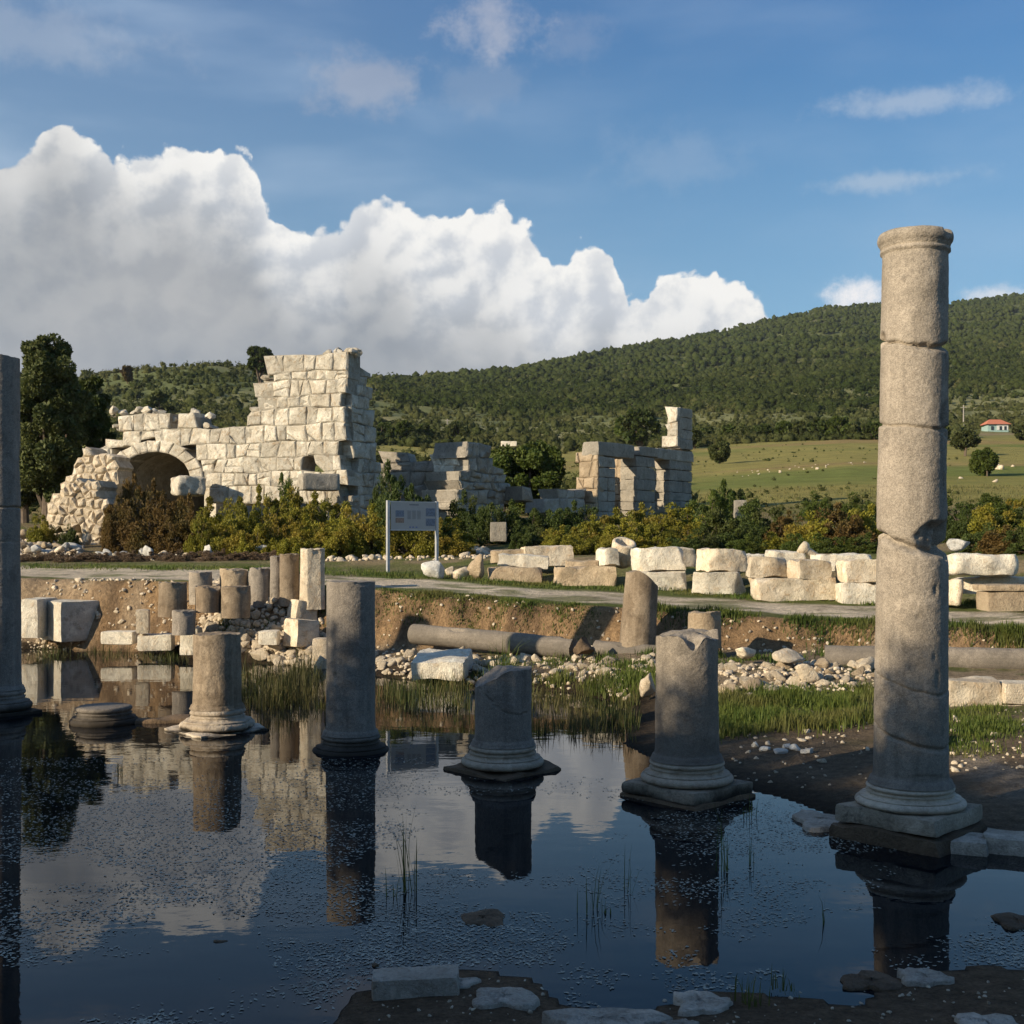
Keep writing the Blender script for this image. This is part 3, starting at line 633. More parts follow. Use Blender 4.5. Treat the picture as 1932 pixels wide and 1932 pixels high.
block_uv('stone_block', 589, 620, 1205, 1250, 24.9, M['rubble'], 'rough white block at the water beside the grey column', group=G2, depth=.4)
x_ = (834 - U0) / F * 22.2; stone_obj('stone_block', block_geo(405, .95, 1.15, .34, .03, .03, 5), M['white'], 'broad white slab tilted towards the pond behind the reeds', 'stone block', G2, (x_, 22.4, .16), (.12, .03, -.15))
# leaning broken column and fallen shafts
lean = empty('leaning_column', ((1200 - U0) / F * 23.2, 23.2, .25), 'tilted brown column stump with slanting rounded top on the far bank', 'column')
lean.rotation_euler = (0, math.radians(4), 0)
shaft_obj(lean, M['granite_brown'], .36, .31, -.15, 1.78, 96, foot=False, toprough=.03, topcut=lambda x, y: -.95 * np.clip(x + .12, 0, 1) ** 1.5 - .12 * np.clip(-x - .1, 0, 1), dz=.02)
def fallen(p0, p1, r, m, label, seed, rend=None):
    p0 = Vector(p0); p1 = Vector(p1); L = (p1 - p0).length
    root = empty('fallen_column', p0, label, 'fallen column', 'fallen column shafts')
    q = (p1 - p0).to_track_quat('Z', 'Y').to_euler(); root.rotation_euler = q
    shaft_obj(root, m, r, r * .96, 0, L, seed, foot=False, toprough=.06, dz=.03, wob=.008, chips=[(2.2, L * .3, .3, .2, .03), (1.4, L * .96, .6, .2, .06)])
    return root
fallen(Pt(780, 1196, 24.9), Pt(1086, 1224, 23.0), .21, M['granite'], 'long grey column shaft lying at the foot of the earth bank', 97)
fallen(Pt(1125, 1228, 23.4), Pt(1330, 1244, 22.3), .20, M['granite'], 'fallen grey shaft piece lying behind the tilted brown stump', 98)
fallen(Pt(1556, 1242, 20.6), Pt(2080, 1250, 19.6), .22, M['granite'], 'long fallen column shaft passing behind the tallest column', 99)
stone_obj('boulder', rock_geo(931, .32, .25, .24), M['mudstone'], 'dark broken stone lump at the end of the fallen shaft', 'boulder', None, Pt(1100, 1222, 22.6), .3)
# hollow broken drum with grass behind the chipped column
drum(1298, 1360, 1152, 1215, 21.9, M['brown'], 'dark brown stump half hidden behind the chipped column', 94, group=None)
# retaining wall blocks right
G3 = 'pale retaining blocks at the right edge'
block_uv('stone_block', 1789, 1895, 1284, 1358, 16.9, M['lime'], 'large cracked pale block right behind the tallest column', group=G3, depth=.5, cuts=3, rough=.025)
block_uv('stone_block', 1898, 1990, 1290, 1330, 16.8, M['lime'], 'upper pale block at the right edge of the frame', group=G3, depth=.5)
block_uv('stone_block', 1893, 1990, 1331, 1365, 16.8, M['lime'], 'lower pale block at the right edge of the frame', group=G3, depth=.5)

# ------------------------------------------------------------------ the stored blocks beyond the path
G4 = 'architectural blocks stored in a row beyond the path'
def B(u0, u1, v0, v1, d, m, label, **k):
    r = random.Random(int(u0 + v0)); k = {'rz': r.uniform(-.10, .12), 'tilt': r.uniform(-.025, .025), 'bev': .016, 'rough': .036, **k}; k['cuts'] = k.get('cuts', 2) + 5; k['cutamt'] = k.get('cutamt', .12) * 1.5; return block_uv('stored_block', u0, u1, v0, v1, d, M[m], label, 'stone block', G4, **k)
B(922, 1022, 1071, 1108, 30.6, 'brown', 'long brown lower block, first of the stored row', depth=.9, cuts=2)
B(938, 1034, 1047, 1070, 30.9, 'white', 'white wedge slab lying on the first brown block', depth=.8, tilt=.06, cuts=4, cutamt=.3)
B(925, 1000, 1038, 1062, 32.3, 'brown', 'brown ribbed block behind the white wedge slab', depth=.6)
B(982, 1084, 1031, 1068, 32.2, 'lime', 'long pale block set back behind the wedge slab', depth=.8, rz=.15)
B(1046, 1166, 1071, 1110, 30.0, 'brown', 'second brown lower block, with a slanting top', depth=.9, cuts=3)
B(1068, 1128, 1058, 1072, 30.6, 'brown', 'thin brown slab on the second brown block', depth=.5)
B(1125, 1170, 1035, 1068, 30.3, 'white', 'small white block with a rounded end on the brown block', depth=.6, rz=.35)
B(1193, 1294, 1034, 1077, 29.2, 'white', 'white upper block with a curved top edge', depth=.8, cuts=3, cutamt=.2)
B(1262, 1316, 1034, 1070, 30.6, 'lime', 'pale block set back behind the curved white block', depth=.7, rz=.3)
B(1195, 1298, 1079, 1115, 29.0, 'white', 'white lower block beside the tilted brown column stump', depth=.8)
B(1320, 1412, 1037, 1079, 28.6, 'lime', 'moulded cream upper block with a fluted end', depth=.8, rz=.28, tilt=.05)
B(1378, 1450, 1046, 1080, 29.9, 'white', 'white block set back beside the moulded cream block', depth=.8, rz=.1)
B(1305, 1410, 1081, 1121, 28.2, 'white', 'cream lower block with its right corner broken off', depth=.7, cuts=4, cutamt=.22)
B(1415, 1489, 1051, 1089, 27.6, 'lime', 'upper block with one sloping side on the long cream block', depth=.6, cuts=4, cutamt=.3)
B(1497, 1573, 1058, 1093, 27.2, 'lime', 'weathered upper block with a shaded right end', depth=.7, rz=.2)
B(1450, 1524, 1041, 1078, 29.0, 'white', 'white block behind the sloping-sided block', depth=.7)
B(1424, 1583, 1092, 1134, 27.2, 'lime', 'longest cream lower block of the row', depth=.8, cuts=3)
B(1593, 1672, 1057, 1099, 26.8, 'lime', 'upper cream block just left of the tallest column', depth=.7)
B(1589, 1680, 1102, 1140, 26.6, 'white', 'lower cream block just left of the tallest column', depth=.7)
B(1540, 1650, 1046, 1080, 28.4, 'white', 'long pale block set back left of the tallest column', depth=.6)
B(1797, 1927, 1046, 1088, 26.0, 'white', 'long white half-round coping block right of the tallest column', depth=.6, bev=.12, tilt=.02)
B(1808, 1945, 1090, 1120, 26.4, 'lime', 'long pale lower block under the half-round coping', depth=.6)
B(1790, 1818, 1095, 1145, 25.6, 'lime', 'short end-on drum piece right of the tallest column', depth=.9, bev=.1, rz=.2)
sg = empty('sarcophagus', ((1920 - U0) / F * 25.0, 25.3, hz(10.4, 25.3) - .02), 'dark brown moulded stone chest at the right edge', 'sarcophagus')
V, Fc = block_geo(201, 1.25, .7, .42, .03, .015, 2); link('chest', fastmesh('chest', V, Fc, M['brown']), sg)
V, Fc = block_geo(202, 1.36, .78, .13, .03, .012, 2); V[:, 2] += .422; link('rim', fastmesh('rim', V, Fc, M['brown']), sg)
def rock_uv(u0, u1, v0, v1, d, m, label, cat='boulder', group=None, seed=1, cuts=11, rot=0, name='boulder'):
    sx, sz = px(u1 - u0, d) / 2 * 1.2, px(v1 - v0, d) / 2 * 1.15
    return stone_obj(name, rock_geo(seed, sx, sx * .9, sz, cuts), M[m], label, cat, group, Pt((u0 + u1) / 2, (v0 + v1) / 2, d), rot)
rock_uv(1783, 1829, 1008, 1046, 27.5, 'rubble_grey', 'grey-white boulder above the coping block right of the tallest column', seed=301)
rock_uv(799, 840, 1048, 1097, 30.5, 'rubble_grey', 'tall rounded white boulder just right of the signboard', seed=302, cuts=6)
rock_uv(852, 884, 1066, 1100, 30.6, 'rubble', 'small low stone between the white boulder and the upright stone', seed=303)
rock_uv(884, 917, 1042, 1101, 30.6, 'brown', 'rough upright stone at the left end of the stored blocks', seed=304, cuts=14)
rock_uv(838, 860, 1064, 1090, 31.2, 'rubble', 'little pale stone behind the gap beside the white boulder', seed=305)
mort = empty('hollow_drum', Pt(1170, 1066, 31.2), 'hollow round stone vessel tilted among the stored blocks', 'stone vessel', None); mort.rotation_euler = (math.radians(25), .15, 0)
V, th = lathe_grid([(.20, 0), (.27, .06), (.30, .3), (.31, .62), (.29, .66), (.21, .66), (.19, .5), (.05, .42)], 40); V = V + .012 * fbm(V * 6, 3, 4)[..., None]
link('vessel_body', fastmesh('vessel_body', V.reshape(-1, 3), grid_faces(8, 40), M['lime'], None, True), mort)
lc = empty('column_fragment', Pt(1510, 1030, 29.2), 'small broken colonette leaning with a knob end on the stored blocks', 'column fragment'); lc.rotation_euler = (0, math.radians(125), -.2)
V, th = lathe_grid([(.02, -.02), (.15, 0), (.17, .08), (.15, .16), (.09, .2), (.10, .75), (.12, .8), (.02, .82)], 28); V = V + .012 * fbm(V * 7, 3, 14)[..., None]
link('colonette_shaft', fastmesh('colonette_shaft', V.reshape(-1, 3), grid_faces(8, 28), M['lime'], None, True), lc)
block_uv('stone_post', 1387, 1409, 943, 978, 47, M['ruingrey'], 'lone short grey stone post standing in the shrubs before the field', 'stone post', depth=.4)
block_uv('stone_block', 925, 956, 985, 1022, 42, M['ruingrey'], 'grey squared block standing in the dark gap between the shrubs', 'stone block', depth=.6)
block_uv('stone_block', 310, 386, 898, 934, 50.5, M['ruin'], 'large fallen block before the mouth of the arch', 'stone block', depth=1.3, rz=.5, bev=.12, cuts=3, rough=.04)
block_uv('stone_block', 556, 640, 893, 925, 48.5, M['ruingrey'], 'low grey block under the hole in the tall wall', 'stone block', depth=.9, rz=.4, bev=.08)

# ------------------------------------------------------------------ masonry ruins
def wall_uv(O, D, u, v):
    """plan line O + w D : which (w, z) is seen at photo position (u, v)"""
    a = (u - U0) / F; w = (a * O[1] - O[0]) / (D[0] - a * D[1]); y = O[1] + w * D[1]; return (w, CH - (v - V0) / F * y)
def inside(poly, x, y):
    c = False; n = len(poly)
    for i in range(n):
        (ax, ay), (bx, by) = poly[i], poly[(i + 1) % n]
        if (ay > y) != (by > y) and x < (bx - ax) * (y - ay) / (by - ay) + ax: c = not c
    return c
def clip_poly(P, nx, nz, c):
    """keep nx*w + nz*z <= c"""
    out = []; n = len(P)
    for i in range(n):
        a, b = P[i], P[(i + 1) % n]; da, db = nx * a[0] + nz * a[1] - c, nx * b[0] + nz * b[1] - c
        if da <= 0: out.append(a)
        if (da < 0 < db) or (db < 0 < da): k = da / (da - db); out.append((a[0] + (b[0] - a[0]) * k, a[1] + (b[1] - a[1]) * k))
    return out
def emit_cell(mb, c, O, D, N, thick, tint, off, seed, gap=.02, bulge=.02, nz=.05, core=True):
    """one stone with polygon outline c in wall coordinates"""
    # resample the outline
    q = []
    for i in range(len(c)):
        a, b = np.array(c[i]), np.array(c[(i + 1) % len(c)]); L = np.linalg.norm(b - a); k = max(1, int(L / .16))
        for j in range(k): q.append(a + (b - a) * j / k)
    q = np.array(q); cen = q.mean(0); m = len(q); dd = np.linalg.norm(q - cen, axis=1); rm = dd.mean()
    if rm < .04: return
    rings = [(gap, -.05), (gap + .018, -.018), (gap + .06, bulge * .5), (.45 * rm, bulge), (.9 * rm, bulge * 1.1)]
    W = []; DN = []
    for (ins, dn) in rings:
        f = np.clip(1 - ins / np.maximum(dd, 1e-3), .02, 1)[:, None]; p = cen + (q - cen) * f
        p = p + (np.stack([vnoise(np.column_stack([p * 3.1, np.full(m, seed % 97)]), 5), vnoise(np.column_stack([p * 3.1, np.full(m, seed % 89 + 40.)]), 6)], -1) * .022 if True else 0)
        W.append(p); DN.append(off + dn + nz * fbm(np.column_stack([p * 2.4, np.full(m, (seed % 61) * 1.7)]), 3, 7) + .012 * vnoise(np.column_stack([p * 11, np.full(m, 3.)]), 8))
    W = np.concatenate(W); DN = np.concatenate(DN); k = len(rings)
    Pl = lambda w, dn: np.column_stack([O[0] + D[0] * w[:, 0] + N[0] * dn, O[1] + D[1] * w[:, 0] + N[1] * dn, w[:, 1]])
    fr = Pl(W, DN); bk = Pl(W, -thick - DN); n = len(W); Fc = []
    for r_ in range(k - 1):
        for i in range(m):
            i2 = (i + 1) % m; Fc.append((r_ * m + i, r_ * m + i2, (r_ + 1) * m + i2, (r_ + 1) * m + i))
            Fc.append((n + r_ * m + i2, n + r_ * m + i, n + (r_ + 1) * m + i, n + (r_ + 1) * m + i2))
    Fc.append(tuple((k - 1) * m + i for i in range(m))); Fc.append(tuple(n + (k - 1) * m + i for i in range(m - 1, -1, -1)))
    for i in range(m): Fc.append((i, n + i, n + (i + 1) % m, (i + 1) % m))
    mb.add(np.concatenate([fr, bk]), Fc, tint)
    if core:
        C = np.array(c); f1 = Pl(C, np.full(len(C), -.035)); f2 = Pl(C, np.full(len(C), -thick + .035)); nc = len(C)
        mb.add(np.concatenate([f1, f2]), [tuple(range(nc)), tuple(range(2 * nc - 1, nc - 1, -1))] + [(i, nc + i, nc + (i + 1) % nc, (i + 1) % nc) for i in range(nc)], -.33)
def masonry(mb, O, D, N, poly, thick, bh=.7, bw=.95, seed=1, holes=(), gap=.008, arch=None, jit=.30, bulge=.02, slant=0, nz=.05, clips=(), coursed=True, **kw):
    """polygonal masonry over the outline poly in (w, z); O plan origin, D along, N outward normal"""
    r = random.Random(seed); ws = [p[0] for p in poly]; zs = [p[1] for p in poly]; w0, w1, z0, z1 = min(ws) - bw, max(ws) + bw, min(zs) - bh, max(zs) + bh
    S = []; row = 0; z = z0
    while z < z1:
        w = w0 + (row % 2) * bw * .5 + r.uniform(-.2, .2) * bw
        while w < w1:
            k = r.uniform(.7, 1.35); S.append((w + bw * k / 2 + r.uniform(-jit, jit) * bw * .5, z + bh / 2 + r.uniform(-jit, jit) * bh)); 
            if r.random() < .12: S.append((w + bw * k * .3, z + bh * r.uniform(.0, 1)))
            w += bw * k
        z += bh; row += 1
    cells = None
    if coursed:
        cells = []; S = []; z = z0; wav = lambda lv, w: lv + bh * .09 * math.sin(w * 1.7 + lv * 5.1) + bh * .05 * math.sin(w * 3.9 + lv * 2.3)
        while z < z1:
            h = bh * r.uniform(.65, 1.45); w = w0 + r.random() * bw; sl = r.uniform(-.12, .12) * bw
            while w < w1:
                k = bw * r.uniform(.55, 1.5); w2 = w + k; sl2 = r.choice([0, 1, 1]) * r.uniform(-.17, .17) * bw
                q = [(w - sl, wav(z, w - sl)), (w2 - sl2, wav(z, w2 - sl2)), (w2 + sl2, wav(z + h, w2 + sl2)), (w + sl, wav(z + h, w + sl))]
                f = r.random()
                if f < .18 and k > bw * .8:
                    m1, m2 = r.uniform(.35, .65), r.uniform(.35, .65); a_ = (q[0][0], q[0][1] + (q[3][1] - q[0][1]) * m1); b_ = (q[1][0], q[1][1] + (q[2][1] - q[1][1]) * m2); new = [[q[0], q[1], b_, a_], [a_, b_, q[2], q[3]]]
                elif f < .29 and k > bw * .8:
                    t1 = r.uniform(.25, .5); a_ = (q[3][0] + (q[2][0] - q[3][0]) * t1, q[3][1] + (q[2][1] - q[3][1]) * t1); new = [[q[0], a_, q[3]], [q[0], q[1], q[2], a_]]
                elif f < .38 and k > bw * .9:
                    t1 = r.uniform(.4, .7); a_ = (q[0][0] + (q[1][0] - q[0][0]) * t1, q[0][1] + (q[1][1] - q[0][1]) * t1); b_ = (q[1][0] * .5 + q[2][0] * .5, q[1][1] * .5 + q[2][1] * .5); new = [[q[0], a_, b_, q[2], q[3]], [a_, q[1], b_]]
                else: new = [q]
                for c in new: cells.append(c); S.append((sum(p[0] for p in c) / len(c), sum(p[1] for p in c) / len(c)))
                w = w2; sl = sl2
            z += h
    A = np.array(S)
    for i, (sx, sz) in enumerate(S):
        if not inside(poly, sx, sz) or any(inside(h_, sx, sz) for h_ in holes): continue
        if arch:
            aw, az_, ra, rh = arch; e = ((sx - aw) / (ra * 1.40)) ** 2 + (max(0, sz - az_) / (rh * 1.40)) ** 2
            if e < 1: continue
        c = [(sx - bw * 1.1, sz - bh * 1.05), (sx + bw * 1.1, sz - bh * 1.05), (sx + bw * 1.1, sz + bh * 1.05), (sx - bw * 1.1, sz + bh * 1.05)]
        d = A - A[i]; near = np.argsort((d ** 2).sum(1))[1:16]
        if cells: c = cells[i]; near = []
        for j in near:
            nx, nzz = d[j]; c = clip_poly(c, nx, nzz, nx * (sx + nx / 2) + nzz * (sz + nzz / 2))
            if len(c) < 3: break
        for cl in clips: c = clip_poly(c, *cl) if len(c) >= 3 else c
        if len(c) < 3: continue
        if cells and sum(inside(poly, cen_x, cen_z) for cen_x, cen_z in [((p[0] * .8 + sx * .2), (p[1] * .8 + sz * .2)) for p in c]) < len(c) * .6: continue
        if arch:     # keep clear of the ring
            aw, az_, ra, rh = arch; cc_ = []
            for (a, b) in c:
                v_ = math.hypot((a - aw) / (ra * 1.3), max(0, b - az_) / (rh * 1.3))
                if v_ < 1 and v_ > 0: a, b = aw + (a - aw) / v_, (az_ + (b - az_) / v_ if b > az_ else b)
                cc_.append((a, b))
            c = cc_
        emit_cell(mb, c, O, D, N, thick, r.uniform(-.30, .12) if r.random() < .4 else r.uniform(-.08, .1), r.uniform(-.03, .02), seed * 131 + i * 7, gap, bulge, nz)
    if arch:
        aw, az_, ra, rh = arch; nv = 11
        for k in range(nv):
            a0, a1 = math.pi * k / nv, math.pi * (k + 1) / nv; k1 = r.uniform(1.32, 1.42)
            q = [(aw + ra * math.cos(a0), az_ + rh * math.sin(a0)), (aw + ra * k1 * math.cos(a0), az_ + rh * k1 * math.sin(a0)), (aw + ra * k1 * math.cos(a1), az_ + rh * k1 * math.sin(a1)), (aw + ra * math.cos(a1), az_ + rh * math.sin(a1))]
            emit_cell(mb, q, O, D, N, thick, r.uniform(-.12, .08), .015, k + 900, gap, bulge, nz)
def wdirs(ang):
    """ang: rotation of the front face; returns along-left and outward normal"""
    return (-math.cos(ang), math.sin(ang)), (-math.sin(ang), -math.cos(ang))
# main ruin: front wall + return wall
O1 = ((656 - U0) / F * 50, 50.0); D1, N1 = wdirs(math.radians(20))
def W1(u, v): return wall_uv(O1, D1, u, v)
mb = MB()
outl = [W1(*p) for p in [(655, 960), (655, 655), (620, 650), (600, 668), (506, 668), (497, 692), (484, 742), (470, 770), (459, 806), (383, 813), (383, 778), (352, 768), (330, 790), (305, 770), (212, 766), (211, 838), (166, 842), (135, 888), (135, 960)]]
hole = [W1(*p) for p in [(562, 893), (566, 860), (585, 844), (604, 858), (606, 893)]]
ac = W1(288, 905); al = W1(222, 905)[0]; ar = W1(358, 905)[0]; at_ = W1(288, 852)[1]
masonry(mb, O1, D1, N1, outl, 1.15, .50, .66, 11, nz=.09, clips=[(-1, 0, 0.0)], holes=[hole], arch=((al + ar) / 2, ac[1], abs(al - ar) / 2, at_ - ac[1]))
# eroded stones left along the broken top edge
re_ = random.Random(5); edge_ = [(655, 655), (640, 657), (620, 655), (604, 664), (585, 670), (560, 670), (530, 672), (508, 672), (500, 690), (494, 708), (488, 730), (480, 748), (472, 768), (466, 785), (460, 803), (440, 810), (415, 812), (384, 800), (380, 776), (352, 772), (318, 782), (290, 775), (262, 768), (235, 768), (214, 772), (212, 800), (210, 832), (190, 842), (168, 846)]
for (u_, v_) in edge_:
    for _ in range(2):
        w_, z_ = W1(u_ + re_.uniform(-8, 8), v_ + re_.uniform(-2, 8)); s_ = re_.uniform(.16, .34); Vr, Fr = rock_geo(re_.randrange(999), s_ * re_.uniform(.9, 1.4), s_, s_ * .85, 10, .05, 2); dn_ = -re_.uniform(.15, .9)
        mb.add(Vr + np.array([O1[0] + D1[0] * w_ + N1[0] * dn_, O1[1] + D1[1] * w_ + N1[1] * dn_, z_ - .05]), Fr.tolist(), re_.uniform(-.25, .08))
# return wall, facing right
D2 = (-N1[0], -N1[1]); N2 = (-D1[0], -D1[1])
O2 = (O1[0] - N1[0] * 1.1, O1[1] - N1[1] * 1.1); zb0 = 2.6
zt0 = CH + (V0 - 690) / F * 50; 
masonry(mb, (O1[0] + N2[0] * .02, O1[1] + N2[1] * .02), D2, N2, [(0.15, zb0), (3.1, zb0), (3.0, zt0 - 2.3), (2.5, zt0 - 1.9), (2.4, zt0 - .1), (.15, zt0 + .15)], 1.1, .52, .72, 13, nz=.09)
r1 = mb.obj('ruined_tower_wall', M['ruin'])
r1.name = 'ruined_wall'; tag(r1, 'tall pale ruined masonry wall with a broken arch and a hole, the largest ruin', 'ruin')
# vault behind the arch + back wall
mb = MB(); aw, azz, ra, rh = (al + ar) / 2, ac[1], abs(al - ar) / 2, at_ - ac[1]
nst = 14; V = []; 
for k in range(nst + 1):
    a = math.pi * k / nst
    for s_ in (1.03, 1.35):
        for dn in (-1.0, -7.2): V.append((O1[0] + D1[0] * (aw + ra * s_ * math.cos(a)) + N1[0] * dn, O1[1] + D1[1] * (aw + ra * s_ * math.cos(a)) + N1[1] * dn, azz + rh * s_ * math.sin(a)))
Fc = []
for k in range(nst):
    b0 = k * 4; b1 = b0 + 4; Fc += [(b0, b0 + 1, b1 + 1, b1), (b0 + 2, b1 + 2, b1 + 3, b0 + 3), (b0, b1, b1 + 2, b0 + 2), (b0 + 1, b0 + 3, b1 + 3, b1 + 1)]
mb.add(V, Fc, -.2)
for sg_ in (-1, 1):
    pl = lambda w, dn, zz: (O1[0] + D1[0] * w + N1[0] * dn, O1[1] + D1[1] * w + N1[1] * dn, zz); wa_, wb_ = aw + sg_ * ra * 1.03, aw + sg_ * ra * 1.35
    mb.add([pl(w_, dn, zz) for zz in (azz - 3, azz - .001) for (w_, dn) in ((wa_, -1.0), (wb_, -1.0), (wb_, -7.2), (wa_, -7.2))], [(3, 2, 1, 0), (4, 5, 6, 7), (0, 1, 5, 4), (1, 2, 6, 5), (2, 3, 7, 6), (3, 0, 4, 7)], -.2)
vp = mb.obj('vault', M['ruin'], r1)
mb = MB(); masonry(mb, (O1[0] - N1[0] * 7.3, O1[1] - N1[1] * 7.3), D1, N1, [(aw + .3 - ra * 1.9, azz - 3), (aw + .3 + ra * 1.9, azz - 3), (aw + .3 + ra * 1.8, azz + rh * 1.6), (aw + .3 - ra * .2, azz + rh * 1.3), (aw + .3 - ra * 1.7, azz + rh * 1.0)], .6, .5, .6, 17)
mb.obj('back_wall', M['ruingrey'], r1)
# low broken pier at the left
O3 = ((150 - U0) / F * 47, 47.0); D3, N3 = wdirs(math.radians(15)); mb = MB()
W3 = lambda u, v: wall_uv(O3, D3, u, v)
masonry(mb, O3, D3, N3, [W3(*p) for p in [(200, 1040), (198, 935), (176, 912), (150, 908), (122, 925), (112, 962), (112, 990), (158, 1000), (158, 1040)]], 1.2, .34, .36, 21, jit=.45, bulge=.06, nz=.14, coursed=False)
tag(mb.obj('ruined_pier', M['rubble']), 'low crumbling rubble pier standing left of the brown shrubs', 'ruin')
O3b = ((240 - U0) / F * 51, 51.5); mb = MB(); W3 = lambda u, v: wall_uv(O3b, D3, u, v)
masonry(mb, O3b, D3, N3, [W3(*p) for p in [(214, 1000), (213, 850), (172, 846), (150, 866), (120, 905), (95, 950), (90, 1000)]], 1.2, .40, .44, 22, jit=.45, bulge=.06, nz=.14, coursed=False)
tag(mb.obj('crumbling_wall', M['rubble']), 'crumbling end of the arch wall stepping down beside the big tree', 'ruin')
# low arch wall right of the tower
def ruin(name, u, d, ang, pts, thick, bh, bw, seed, m, label, **k):
    O = ((u - U0) / F * d, d); D, N = wdirs(math.radians(ang)); q = MB()
    masonry(q, O, D, N, [wall_uv(O, D, a, b) for a, b in pts], thick, bh, bw, seed, **k); o = q.obj(name, M[m]); tag(o, label, 'ruin'); return O, D, N, o
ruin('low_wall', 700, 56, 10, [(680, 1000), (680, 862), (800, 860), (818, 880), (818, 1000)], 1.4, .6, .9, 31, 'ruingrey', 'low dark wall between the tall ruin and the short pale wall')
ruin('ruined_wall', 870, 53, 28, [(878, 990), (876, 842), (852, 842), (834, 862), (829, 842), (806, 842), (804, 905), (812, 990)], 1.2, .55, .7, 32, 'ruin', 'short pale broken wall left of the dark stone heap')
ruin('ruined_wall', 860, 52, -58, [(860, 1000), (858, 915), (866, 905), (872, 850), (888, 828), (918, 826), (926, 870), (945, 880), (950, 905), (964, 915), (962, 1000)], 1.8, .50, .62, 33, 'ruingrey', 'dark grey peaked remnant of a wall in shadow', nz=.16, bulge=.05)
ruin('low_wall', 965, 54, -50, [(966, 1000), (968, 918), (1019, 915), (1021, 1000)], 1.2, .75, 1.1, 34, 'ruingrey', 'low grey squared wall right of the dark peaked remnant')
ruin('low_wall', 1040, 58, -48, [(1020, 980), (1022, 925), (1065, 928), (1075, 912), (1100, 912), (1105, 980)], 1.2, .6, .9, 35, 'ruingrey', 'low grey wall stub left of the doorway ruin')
# doorway ruin
mb = MB(); Oa = (4.25, 60.0); Da = (.6, .8); Na = (.8, -.6)
def WA(u, v): return wall_uv(Oa, Da, u, v)
zlow = 3.6
def rect(u0, u1, v0, v1): return [WA(u0, v1), WA(u1, v1), WA(u1, v0), WA(u0, v0)]
def pier(q, u0, u1, v0, v1, nb, seed, th=1.0):
    r = random.Random(seed); (wa, _), (wb, _) = WA(u0, v0), WA(u1, v0); zt, zb = WA((u0 + u1) / 2, v0)[1], WA((u0 + u1) / 2, v1)[1]; cuts = [0] + sorted((k + r.uniform(-.15, .15)) / nb for k in range(1, nb)) + [1]
    c, s_ = Da; Rm = np.array([[c, s_, 0], [-s_, c, 0], [0, 0, 1]])
    for k in range(nb):
        za, zb_ = zb + (zt - zb) * cuts[k], zb + (zt - zb) * cuts[k + 1]; L = (wb - wa); two = L > 1.5 and r.random() < .6; m_ = [0, r.uniform(.4, .6), 1] if two else [0, 1]
        for a, b in zip(m_[:-1], m_[1:]):
            l = L * (b - a) - .015; V, Fc = block_geo(seed * 10 + k, l + r.uniform(-.03, .05), th + r.uniform(-.04, .04), zb_ - za - .015, .035, .02, 2, None, .08); wc = wa + L * (a + b) / 2
            V = V @ Rm + np.array([Oa[0] + Da[0] * wc - Na[0] * th / 2, Oa[1] + Da[1] * wc - Na[1] * th / 2, za]); q.add(V, Fc.tolist(), r.uniform(-.12, .08))
o = empty('doorway_ruin', (0, 0, 0), 'x', 'ruin')
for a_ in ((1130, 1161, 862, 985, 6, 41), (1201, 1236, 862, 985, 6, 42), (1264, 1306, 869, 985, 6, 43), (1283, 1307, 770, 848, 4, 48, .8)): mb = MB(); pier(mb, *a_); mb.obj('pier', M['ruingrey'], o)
tag(o, 'grey ruin of upright piers and lintels with two doorways and a stacked stone top', 'ruin')
def lint(u0, u1, v0, v1, seed, name='lintel', th=1.0, dn=.04):
    (w0, z1), (w1, z0) = WA(u0, v0), WA(u1, v1); L = w1 - w0; zc = (WA((u0 + u1) / 2, v1)[1]); hh = WA((u0 + u1) / 2, v0)[1] - zc
    V, Fc = block_geo(seed, L, th, hh, .04, .02, 3); c, s = Da; Rm = np.array([[c, s, 0], [-s, c, 0], [0, 0, 1]])
    V = V @ Rm + np.array([Oa[0] + Da[0] * (w0 + w1) / 2 - Na[0] * (th / 2 - dn), Oa[1] + Da[1] * (w0 + w1) / 2 - Na[1] * (th / 2 - dn), zc])
    return link(name, fastmesh(name, V, Fc, M['ruingrey']), o)
lint(1128, 1196, 836, 862, 44); lint(1206, 1262, 845, 862, 45); lint(1240, 1308, 849, 869, 46)
# lit end face (returns to the left and back)
mb = MB(); De = (-.8, .6); Ne = (-.6, -.8); masonry(mb, (Oa[0] + Ne[0] * .03, Oa[1] + Ne[1] * .03), De, Ne, [(-.2, 3.2), (1.4, 3.2), (1.4, 7.2), (-.2, 7.2)], .6, .62, .7, 47, clips=[(-1, 0, -.02), (1, 0, 1.3), (0, 1, 7.0)])
mb.obj('end_wall', M['brown'], o)
mb = MB(); Ob = (Oa[0] + Da[0] * 5.0 - Na[0] * 2.5, Oa[1] + Da[1] * 5.0 - Na[1] * 2.5)
masonry(mb, Ob, De, Ne, [(-1.0, 3.6), (1.3, 3.6), (1.3, 7.2), (.8, 7.7), (.1, 7.8), (-1, 7.3)], .8, .42, .5, 49); mb.obj('rear_wall', M['brown'], o)
# lit face of the top stack
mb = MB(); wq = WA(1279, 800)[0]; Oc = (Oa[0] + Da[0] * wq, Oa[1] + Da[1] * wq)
masonry(mb, (Oc[0] + Ne[0] * .03, Oc[1] + Ne[1] * .03), De, Ne, [(0, 7.6), (1.2, 7.6), (1.1, 8.6), (.6, 9.0), (.55, 9.9), (0, 9.9)], .5, .75, .9, 50, jit=.1, clips=[(-1, 0, -.02)]); mb.obj('stacked_stones', M['ruin'], o)

